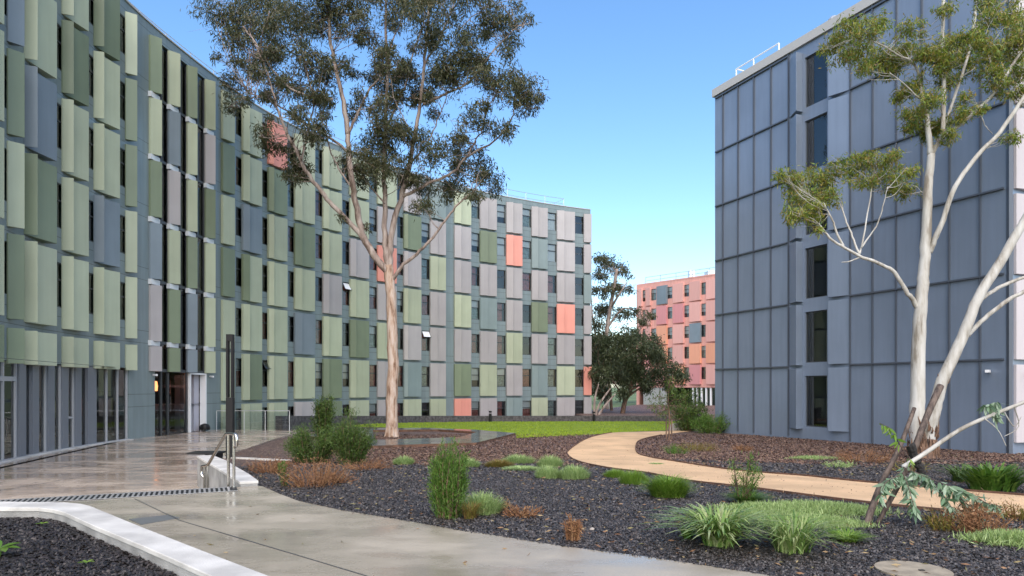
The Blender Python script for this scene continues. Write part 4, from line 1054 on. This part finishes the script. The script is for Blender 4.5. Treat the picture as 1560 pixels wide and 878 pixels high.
M['g_strap'] = island('strap leaf green', [(.07,.14,.025),(.14,.24,.05),(.26,.34,.11),(.34,.38,.18)], .4, .25)
M['g_silver'] = island('silver green', [(.16,.24,.07),(.28,.39,.13),(.42,.52,.24)], .6, .25)
M['g_dead'] = island('dead brown twigs', [(.10,.045,.02),(.22,.10,.045),(.30,.17,.08)], .8, .1)
M['g_oldgold'] = island('yellow brown leaves', [(.12,.12,.02),(.2,.17,.035),(.2,.10,.04)], .6, .2)
M['g_lawn'] = island('lawn blades', [(.18,.27,.012),(.28,.38,.02),(.36,.44,.035)], .6, .3)
M['g_juv'] = island('bluish juvenile gum leaves', [(.07,.13,.06),(.12,.20,.11),(.20,.28,.18),(.30,.37,.28)], .4, .2)

S = lambda px: px  # readability
# left shrubs
c = G(478,706); shrub('shrub', c, 1.12, .78, 11000, M['g_dark'], 'low fine leaved green shrub nearest the handrail', seed=1, stems=46, core=.4, ln=.10, wd=.014)
c = G(536,708); shrub('shrub', c, 1.5, .60, 11000, M['g_dark'], 'taller rounded dark green shrub with yellow tips beside the brown dead plants', seed=2, stems=44, core=.4, ln=.09, wd=.014)
c = G(493,684); shrub('shrub', c, 2.15, .58, 8000, M['g_dark'], 'dark pointed shrub standing behind the two green ones', seed=3, stems=26, core=.2, ln=.12, wd=.022, shape=.75)
c = G(545,700); c.x += .1; shrub('shrub', c, .75, .3, 900, M['g_oldgold'], 'small yellow green sprig in front of the rounded shrub', seed=4, stems=10)
c = G(432,742); shrub('shrub', c, .52, .10, 700, M['g_mid'], 'slim upright green seedling at the edge of the grey path', seed=5, stems=6, ln=.04)
for i, (x, y, h, r_, lab) in enumerate(((480,748,.52,.75,'dead rusty brown plant left of the shrubs by the path'),(412,728,.35,.55,'dead brown plant against the stair wall'),(560,722,.22,.75,'dead brown plant to the right of the rounded shrub'),(510,742,.2,.5,'flattened dead brown plant in the black mulch'))):
    c = G(x,y-6); shrub('dead_plant', c, h, r_, 2600 if h > .3 else 1300, M['g_dead'], lab, 'dead plant', ln=.06, wd=.008, seed=10+i, stems=40, up=.3, core=.5, stemm=M['g_dead'])
# centre rosemary
c = G(683,790); shrub('shrub', c, 1.02, .24, 11000, M['g_mid'], 'upright bushy rosemary like shrub alone in the black mulch', seed=20, stems=46, ln=.07, wd=.009, core=.6, flat=1.3, up=1.4, shape=1.0)
c = G(735,782); blades('grass_tuft', c, 1100, .38, .42, .008, M['g_silver'], 'pale silvery grass tuft right beside the upright shrub', seed=21, lean=.3, base=.6, dome=.5)
c = G(716,792); blades('grass_tuft', c, 220, .30, .30, .007, M['g_oldgold'], 'thin straw coloured tuft between the upright shrub and the silver grass', seed=22)
# small clumps
spec = [(790,706,.22,.42,'g_silver','low silver tuft left of centre near the tree surround'),(838,712,.28,.30,'g_silver','silver green tuft in the row behind the upright shrub, right end'),(760,712,.18,.35,'g_oldgold','yellowish low tuft behind the upright shrub'),
        (836,729,.25,.27,'g_silver','left one of two pale tufts side by side in the black mulch'),(874,730,.27,.30,'g_silver','right one of two pale tufts side by side, near the bend of the sandy path'),(795,717,.1,.45,'g_silver','flat grey green mat behind the two pale tufts'),
        (615,708,.22,.26,'g_silver','small silver tuft right of the big shrubs'),(712,712,.22,.30,'g_silver','pale tuft directly behind the upright shrub'),
        (938,728,.17,.24,'g_lime','small green tuft first in the row along the sandy path'),(966,738,.25,.26,'g_lime','green tuft second in the row along the sandy path'),
        (1000,708,.05,.2,'g_silver','tiny grey tuft inside the bend of the sandy path')]
for i, (x, y, h, r_, m, lab) in enumerate(spec): blades('grass_tuft', G(x,y), int(900+1500*r_), h*1.35, r_*1.35, .009, M[m], lab, seed=30+i, lean=.22, base=.75, dome=.55, curve=.25)
c = G(1018,758); blades('grass_tuft', c, 1500, .46, .52, .013, M['g_lime'], 'bright green arching tuft at the near side of the sandy path', seed=50, lean=.4, base=.5, dome=.45)
c = G(1130,768); shrub('shrub', c, .75, .36, 1500, M['g_mid'], 'wispy upright green shrub overlapping the sandy path', seed=51, stems=9, ln=.06, wd=.009, up=1.3, core=.25)
c = G(1140,768); blades('grass_tuft', c, 700, .20, .42, .009, M['g_mid'], 'low green growth at the foot of the wispy shrub', seed=52, lean=.6)
# ground cover mats
def mat_cover(name, cx, cy, rx, ry, n, h, m, label, seed):
    rg = np.random.default_rng(seed); c = G(cx, cy); k = 9; cc_ = np.stack([c.x+rg.uniform(-1,1,k)*rx*.6, c.y+rg.uniform(-1,1,k)*ry*.6], 1); idx = rg.integers(0,k,n)
    xy = cc_[idx]+rg.normal(size=(n,2))*np.array([rx,ry])*.26
    dist = np.hypot((xy[:,0]-c.x)/rx, (xy[:,1]-c.y)/ry)
    zz = np.array([zg(v)-.03 for v in xy[:,1]])+h*.6*np.clip(1-dist**2,0,1)*rg.random(n)
    pos = np.stack([xy[:,0], xy[:,1], zz], 1); dr = unit(rg.normal(size=(n,3))*.6+np.array([0,0,1.]))
    o = quads(name, leafquads(pos, dr, h*rg.uniform(.4,.9,n), np.full(n,.011), rg=rg), m); tag(o, label, 'ground cover', kind='stuff'); return o
mat_cover('ground_cover', 1215, 782, 1.05, .62, 17000, .14, M['g_silver'], 'spreading silver green ground cover patch near the strap leaved clumps', 60)
mat_cover('ground_cover', 1545, 832, .55, .4, 5000, .15, M['g_silver'], 'silver green ground cover at the right edge', 61)
mat_cover('ground_cover', 1215, 800, .9, .3, 6000, .12, M['g_silver'], 'near fringe of the silver ground cover', 62)
mat_cover('ground_cover', 1240, 700, .9, .5, 1500, .12, M['g_silver'], 'grey green mat before the blue grey block', 63)
# strap leaf clumps
c = G(1095,832); blades('strap_leaf_plant', c, 320, .50, .55, .030, M['g_strap'], 'broad strap leaved clump with arching pale edged leaves at the front of the bed', 'plant', seed=70, lean=.9, curve=1.05, base=.3, seg=6)
c = G(1207,842); blades('strap_leaf_plant', c, 170, .48, .45, .022, M['g_strap'], 'smaller strap leaved clump right of the broad one', 'plant', seed=71, lean=.85, curve=1.05, base=.4, seg=6)
c = G(1048,822); blades('strap_leaf_plant', c, 40, .2, .18, .022, M['g_mid'], 'little green clump at the left foot of the broad strap leaved one', 'plant', seed=72)
c = G(1290,826); blades('strap_leaf_plant', c, 260, .16, .36, .014, M['g_lime'], 'short lime green grass below the leaning grey stem', 'plant', seed=73)
c = G(1512,748); blades('strap_leaf_plant', c, 330, .62, .70, .045, M['g_mid'], 'dark green iris like clump behind the sandy path at the right edge', 'plant', seed=74, lean=.4, base=.5, dome=.3, seg=5)
c = G(1465,735); blades('strap_leaf_plant', c, 160, .40, .55, .03, M['g_dark'], 'darker low clump left of the iris like one', 'plant', seed=75, lean=.6)
for i, (x, y, h, r_, n, m, lab) in enumerate(((1490,815,.42,.42,1500,'g_dead','dead orange brown plant under the bluish gum leaves'),(1440,812,.22,.3,500,'g_oldgold','yellowish low plant left of the orange brown one'),(1548,795,.22,.3,500,'g_oldgold','yellow green plant at the edge of the sandy path on the right'),
      (872,828,.30,.10,420,'g_dead','small upright tan dead plant beside the grey path'),(795,790,.13,.30,420,'g_dead','small dead brown plant in the middle of the black mulch'),(760,778,.1,.2,200,'g_dead','tiny dead brown tuft left of the small dead plant'),
      (1060,690,.30,.9,1500,'g_oldgold','yellowish brown shrub inside the bend of the sandy path'),(1030,695,.32,.5,900,'g_mid','green shrub inside the bend of the sandy path'),(1130,690,.2,.6,700,'g_dead','brown dead patch right of the yellowish shrub'),
      (1310,708,.42,.9,1600,'g_dead','heap of dry brown brush before the blue grey block'),(1275,716,.18,.4,400,'g_silver','pale tuft left of the dry brush heap'),(1385,722,.25,.5,400,'g_oldgold','low yellow plant below the white gum'))):
    c = G(x,y-3); shrub('dead_plant' if m == 'g_dead' else 'low_shrub', c, h, r_, n, M[m], lab, 'dead plant' if m == 'g_dead' else 'shrub', ln=.06, wd=.011, seed=80+i, stems=22, up=.5, core=.6, stemm=M[m])
# shrubs by the far corner of the blue block
c = G(1083,660); shrub('shrub', c, 1.0, 1.1, 5000, M['g_mid'], 'rounded grassy green shrub at the far corner of the blue grey block', seed=95, stems=40, ln=.18, wd=.02, core=.5)
c = G(1048,657); shrub('shrub', c, 2.3, 1.2, 5000, M['g_dark'], 'airy green shrub behind the boulder', seed=96, stems=24, ln=.16, wd=.04, core=.25)
c = G(1019,671); yt = empty('sapling', c, 'young staked sapling tree with thin trunk at the sandy path', 'tree')
mb = MB(); tp_ = limb(mb, [c, c+Vector((.02,0,1.0)), c+Vector((-.03,.0,2.0)), c+Vector((.05,0,2.8))], .045, .015, 6)
cs = [(c+Vector((dx,dy,dz)), r_) for dx, dy, dz, r_ in ((0,0,2.3,.5),(-.5,.1,1.9,.42),(.5,0,2.0,.45),(.1,.3,1.6,.45),(-.8,0,1.6,.3),(.75,.1,1.5,.35),(0,0,2.8,.3),(-.3,0,1.3,.35))]
twigs(mb, [tp_], cs, 4, .012); mb.build('trunk', M['barkrough'], yt); quads('crown', clump_leaves(cs, 800, .14, .035, seed=33, sub=8), M['g_dark'], yt)
q = MB(); q.bar(c+Vector((-.12,-.02,-.05)), c+Vector((-.12,-.02,1.1)), .05, .05); q.bar(c+Vector((.14,.05,-.05)), c+Vector((.14,.05,1.0)), .05, .05); tag(q.build('tree_stakes', M['barkrough']), 'pair of brown timber stakes beside the young sapling', 'stakes')
def rock(name, c, r_, m, label, seed, sc_=(1,1,1), cat='rock'):
    bm = bmesh.new(); bmesh.ops.create_icosphere(bm, subdivisions=3, radius=1); rg = random.Random(seed); f = [(Vector((rg.gauss(0,1),rg.gauss(0,1),rg.gauss(0,1))).normalized(), rg.uniform(.72,.95)) for _ in range(14)]
    for v in bm.verts:
        for n_, dd in f:
            k = v.co.dot(n_)
            if k > dd: v.co -= n_*(k-dd)
        v.co = Vector((v.co.x*sc_[0], v.co.y*sc_[1], v.co.z*sc_[2]))*r_+Vector(c)
    me = bpy.data.meshes.new(name); bm.to_mesh(me); bm.free(); me.materials.append(m); o = bpy.data.objects.new(name, me); C.objects.link(o); return tag(o, label, cat)
rockm = mat('pale boulder', (.33,.29,.25), .8, var=.25, vscale=2, bump=.5, bscale=8)
rock('boulder', G(1037,656), .62, rockm, 'pale boulder lying where the lawn meets the sandy path', 3, (1.3,1,.8))
for i, (x, y, lab) in enumerate(((902,809,'small pale stone lying in the black mulch near the grey path'),(712,812,'tiny white stone at the path edge below the upright shrub'),(1052,676,'little grey stone inside the bend'))):
    rock('stone', G(x,y)+Vector((0,0,.02)), .035, rockm, lab, 7+i, (1,1,.7), 'stone')

# --- broken sapling in the front bed
BY = 8.9
bs = empty('broken_sapling', P(1319,806,BY), 'broken leaning sapling with dark split stems and bluish leaves over the sandy path', 'sapling')
bs_bark = barkmat('grey brown stem', (.13,.095,.075), (.07,.048,.038), (.025,.018,.015), 4); char = mat('charred wood', (.012,.010,.009), .8, bump=.5, bscale=30)
q = MB(); limb(q, [P(1317,812,BY-.2), P(1328,775,BY-.1), P(1344,734,BY), P(1370,683,BY+.1), P(1393,622,BY+.3)], .050, .026, 8); q.build('leaning_stem', bs_bark, bs, smooth=True)
q = MB(); limb(q, [P(1327,815,BY), P(1352,770,BY), P(1376,725,BY), P(1396,676,BY), P(1416,625,BY+.1), P(1433,588,BY+.2)], .026, .046, 8); q.build('split_stem', bs_bark, bs, smooth=True)
q = MB(); limb(q, [P(1386,678,BY-.05), P(1396,700,BY-.05), P(1405,722,BY-.05)], .06, .045, 9, n=8, jit=.006); q.build('charred_stub', char, bs)
q = MB(); pale_b = [P(1375,712,BY-.1), P(1410,690,BY-.1), P(1462,655,BY-.2), P(1512,632,BY-.3), P(1562,612,BY-.4), P(1610,590,BY-.5)]
limb(q, pale_b, .032, .020, 7)
for a, b_, c_ in (((1500,638),(1520,655),(1533,680)),((1520,630),(1535,622),(1555,612)),((1530,628),(1545,650),(1556,635)),((1545,620),(1552,650),(1530,665))): limb(q, [P(*a,BY-.3), P(*b_,BY-.3), P(*c_,BY-.35)], .009, .004, 5)
q.build('pale_branch', M['bark2'], bs, smooth=True)
q = MB(); tw = [[(1390,705),(1372,680),(1358,655),(1340,645)],[(1376,712),(1400,722),(1440,738),(1480,752)],[(1370,725),(1350,735),(1340,760)],[(1400,725),(1430,745),(1450,775)],[(1440,738),(1470,765),(1490,790)],[(1375,720),(1385,745),(1395,780)],[(1480,752),(1500,765),(1520,770)]]
tws = []
for t_ in tw: tws.append(limb(q, LP(t_, BY-.15, 0, -.3), .008, .003, 5))
tws.append([P(1500,618,BY-.3), P(1520,612,BY-.3), P(1515,640,BY-.3)])
q.build('twigs', bs_bark, bs)
def bigleaves(name, tws, per, ln, wd, m, parent, seed, droop=1.0):
    rg = np.random.default_rng(seed); out_ = []
    for L_ in tws:
        for _ in range(per):
            i = rg.integers(0, max(1,len(L_)-1)); p = np.array(L_[i].lerp(L_[min(i+1,len(L_)-1)], rg.random())); out_.append(p)
    pos = np.array(out_); n = len(pos); dr = unit(rg.normal(size=(n,3))*np.array([.7,.5,.4])+np.array([0,0,-droop])); s_ = unit(np.cross(dr, unit(rg.normal(size=(n,3))+np.array([0,-1.5,0])))); nn = np.cross(s_, dr)
    L2_ = (ln*rg.uniform(.55,1.15,n))[:,None]; W_ = (wd*rg.uniform(.7,1.1,n))[:,None]
    st = [(0,.06),(.25,.85),(.5,1),(.75,.65)]; rows = []
    for t_, w_ in st: 
        cpt = pos+dr*L2_*t_+nn*L2_*.25*t_**2; rows.append((cpt-s_*W_*w_/2, cpt+s_*W_*w_/2))
    tip = pos+dr*L2_+nn*L2_*.25
    V = np.stack([rows[0][0],rows[1][0],rows[2][0],rows[3][0],tip,rows[3][1],rows[2][1],rows[1][1],rows[0][1]],1)
    return quads(name, V, m, parent)
bigleaves('leaves', tws[1:], 60, .165, .042, M['g_juv'], bs, 5)
bigleaves('young_leaves', tws[:1], 26, .12, .035, M['g_lime'], bs, 6)

# leaf plant and weeds in the front planter
c = Pz(0,848,.12); q = MB(); tws = [[c, c+Vector((.08,0,.08)), c+Vector((.16,.02,.05))]]
pl = empty('leafy_plant', c, 'bright green broad leaf plant at the left edge of the front planter', 'plant')
q.tube([c, c+Vector((.02,0,.09))], [.008,.004], 5); q.build('stem', M['g_mid'], pl)
rg = np.random.default_rng(8); pos = []; 
def broad(c, dirs, ln, wd, m, parent):
    V = []
    for dr, l_, w_ in dirs:
        dr = Vector(dr).normalized(); s_ = dr.cross(Vector((0,0,1))).normalized(); up_ = Vector((0,0,1)); row = []
        L_ = [(0,.05),(.2,.7),(.45,1),(.7,.75),(.9,.3)]
        a = [c+dr*l_*t_-up_*l_*.35*t_**2-s_*w_*k/2 for t_, k in L_]; b = [c+dr*l_*t_-up_*l_*.35*t_**2+s_*w_*k/2 for t_, k in L_]
        V.append([tuple(v) for v in a+[c+dr*l_-up_*l_*.35]+b[::-1]])
    return quads('leaves', np.array(V), m, parent)
broad(c+Vector((.0,0,.08)), [((1,.1,.35),.20,.09),((.7,-.6,.3),.20,.09),((.6,.8,.5),.2,.08),((-.5,.3,.6),.2,.09),((.2,-1,.3),.18,.08)], 0, 0, M['g_mid'], pl)
for i, (x, y, lab) in enumerate(((65,802,'small yellow green weed in the front planter mulch, upper one'),(132,862,'small fallen green leaf weed in the front planter mulch, lower one'))):
    c = Pz(x,y,.12); w_ = empty('weed', c, lab, 'weed'); broad(c+Vector((0,0,.03)), [((math.cos(a_),math.sin(a_),.5),.085,.028) for a_ in (0,1.3,2.6,3.9,5.2)], 0, 0, M['g_lime'], w_)

# --- mulch chips and lawn blades
M['chips'] = island('charcoal mulch chips', [(.007,.006,.006),(.02,.018,.017),(.045,.04,.038),(.04,.027,.02),(.07,.062,.058),(.125,.113,.105)], .5, 0, .6)
M['chipsb'] = island('dark bark chips', [(.005,.004,.004),(.012,.009,.008),(.03,.021,.018),(.018,.014,.013)], .5, 0, .6)
M['chipsbr'] = island('brown bark chips', [(.02,.011,.009),(.06,.033,.025),(.12,.07,.05),(.22,.15,.11),(.09,.04,.03)], .7, 0, .3)
def inside(poly, x, y):
    c = np.zeros(len(x), bool); n = len(poly)
    for i in range(n):
        x1, y1 = poly[i][0], poly[i][1]; x2, y2 = poly[(i+1)%n][0], poly[(i+1)%n][1]
        with np.errstate(divide='ignore', invalid='ignore'): c ^= ((y1 > y) != (y2 > y)) & (x < (x2-x1)*(y-y1)/(y2-y1+1e-12)+x1)
    return c
def chips(name, x, y, z, ln, m, seed):
    rg = np.random.default_rng(seed); n = len(x); c = np.stack([x,y,z],1); a = rg.uniform(0,6.28,n); tl = rg.normal(size=n)*.45
    d_ = np.stack([np.cos(a)*np.cos(tl), np.sin(a)*np.cos(tl), np.sin(tl)],1); s_ = unit(np.stack([-np.sin(a), np.cos(a), rg.normal(size=n)*.5],1)); up_ = np.cross(d_, s_)
    L_ = (ln*rg.uniform(.5,1.4,n))[:,None]/2; W_ = L_*rg.uniform(.35,.7,(n,1)); H_ = L_*rg.uniform(.12,.3,(n,1))
    v = np.stack([c-d_*L_, c-s_*W_+up_*H_, c+d_*L_, c+s_*W_+up_*H_*.6, c+up_*H_*2.2], 1)
    me = bpy.data.meshes.new(name); me.vertices.add(n*5); me.vertices.foreach_set('co', v.reshape(-1).astype(np.float32))
    t_ = np.array([[0,1,4],[1,2,4],[2,3,4],[3,0,4]]); idx = (np.arange(n)[:,None,None]*5+t_[None]).reshape(-1)
    me.loops.add(len(idx)); me.loops.foreach_set('vertex_index', idx.astype(np.int32)); me.polygons.add(n*4); me.polygons.foreach_set('loop_start', np.arange(0,n*12,3,dtype=np.int32))
    me.materials.append(m); me.update(calc_edges=True); o = bpy.data.objects.new(name, me); C.objects.link(o); return o
tanpoly = [(p.x,p.y) for p in lowp+upp]
def scatter(n, y0, y1, seed, power=1.0):
    rg = np.random.default_rng(seed); u = rg.random(n)**power; y = y0+(y1-y0)*u; x = (rg.uniform(-60,1620,n)-780)/F*y; return x, y
mulp = [(a,b) for a,b in mul]
keep = lambda x, y: inside(mulp, x, y) & ~inside(path_pts, x, y) & ~inside(tanpoly, x, y)
x, y = scatter(260000, 5.8, 15.5, 1, 1.1); k = keep(x, y) ; x, y = x[k], y[k]; z = np.interp(y, [10.5,24,36], [0,-.58,-.72])-.022+rng.random(len(x))*.012
tag(chips('mulch_chips', x, y, z, .040, M['chips'], 2), 'loose charcoal stone chips covering the front garden bed', 'mulch', kind='stuff')
x, y = scatter(150000, 15.5, 36, 3, 1.3); k = keep(x, y) & (x > -7); x, y = x[k], y[k]; z = np.interp(y, [10.5,24,36], [0,-.58,-.72])-.022+rng.random(len(x))*.012
nz = np.sin(x*1.7+np.sin(y*1.3)*2)*1.2+rng.normal(size=len(x))*.8; br = (y+nz) > 19.6
tag(chips('dark_chips', x[~br], y[~br], z[~br], .07, M['chips'], 4), 'loose dark chips in the middle of the garden', 'mulch', kind='stuff')
tag(chips('bark_chips', x[br], y[br], z[br], .09, M['chipsbr'], 5), 'brown bark chips before the buildings', 'mulch', kind='stuff')
rg = np.random.default_rng(6); x = rg.uniform(-7,-1,60000); y = rg.uniform(4.0,9.2,60000); k = inside([(p.x,p.y) for p in I_]+[(-1.2,2.0),(-9,2.0)], x, y) & (y > 4.2); x, y = x[k], y[k]
tag(chips('planter_chips', x, y, .112+rg.random(len(x))*.014, .05, M['chipsb'], 7), 'blackish bark chips filling the front planter', 'mulch', kind='stuff')
x, y = scatter(90000, 33, 56, 8, 1.5); lpp = [(p.x,p.y) for p in lp]; k = inside(lpp, x, y); x, y = x[k], y[k]; n = len(x); z = np.array([zg(v) for v in y])-.02
dr = unit(np.stack([rng.normal(size=n)*.5, rng.normal(size=n)*.5, np.ones(n)],1))
tag(quads('grass_blades', leafquads(np.stack([x,y,z],1), dr, rng.uniform(.04,.09,n), np.full(n,.035)), M['g_lawn']), 'short bright green lawn grass', 'grass', kind='stuff')

M['litter'] = island('fallen leaves', [(.12,.06,.03),(.22,.12,.06),(.30,.22,.12),(.16,.15,.06)], .6, 0, .3)
x, y = scatter(5000, 6, 26, 40, 1.0); k = inside(mulp, x, y) | ((x > -7) & (y < 11)); k &= (~inside(path_pts, x, y) & ~inside(tanpoly, x, y)) | (np.random.default_rng(3).random(len(x)) < .04); x, y = x[k], y[k]
z = np.interp(y, [10.5,24,36], [0,-.58,-.72])+.012; n = len(x); rg = np.random.default_rng(41); a = rg.uniform(0,6.28,n)
tag(quads('leaf_litter', leafquads(np.stack([x,y,z],1), unit(np.stack([np.cos(a),np.sin(a),rg.normal(size=n)*.15+.1],1)), rg.uniform(.04,.10,n), rg.uniform(.012,.022,n), rg=rg), M['litter']), 'fallen gum leaves scattered over the beds and paths', 'leaf litter', kind='stuff')
px_, py_ = [], []
for (x1,y1),(x2,y2) in zip(edge[:-1], edge[1:]):
    m_ = int(math.hypot(x2-x1,y2-y1)*90); t_ = rg.random(m_); off = np.abs(rg.normal(size=m_))*.05; L_ = math.hypot(x2-x1,y2-y1)
    px_.append(x1+(x2-x1)*t_-(-(y2-y1))/L_*-off*1.0); py_.append(y1+(y2-y1)*t_-((x2-x1))/L_*-off*-1.0)
x, y = np.concatenate(px_), np.concatenate(py_)
tag(chips('spilt_chips', x, y, np.full(len(x), .006), .032, M['chips'], 42), 'stone chips spilt over the edge of the grey path', 'mulch', kind='stuff')

x, y = scatter(26000, 10, 30, 50, 1.0); k = inside(tanpoly, x, y); x, y = x[k], y[k]; k = rg.random(len(x)) < .12; x, y = x[k], y[k]
z = np.interp(y, [10.5,24,36], [0,-.58,-.72])-.006
tag(chips('stray_chips', x, y, z, .028, M['chipsbr'], 51), 'stray dark chips on the sandy path', 'mulch', kind='stuff')
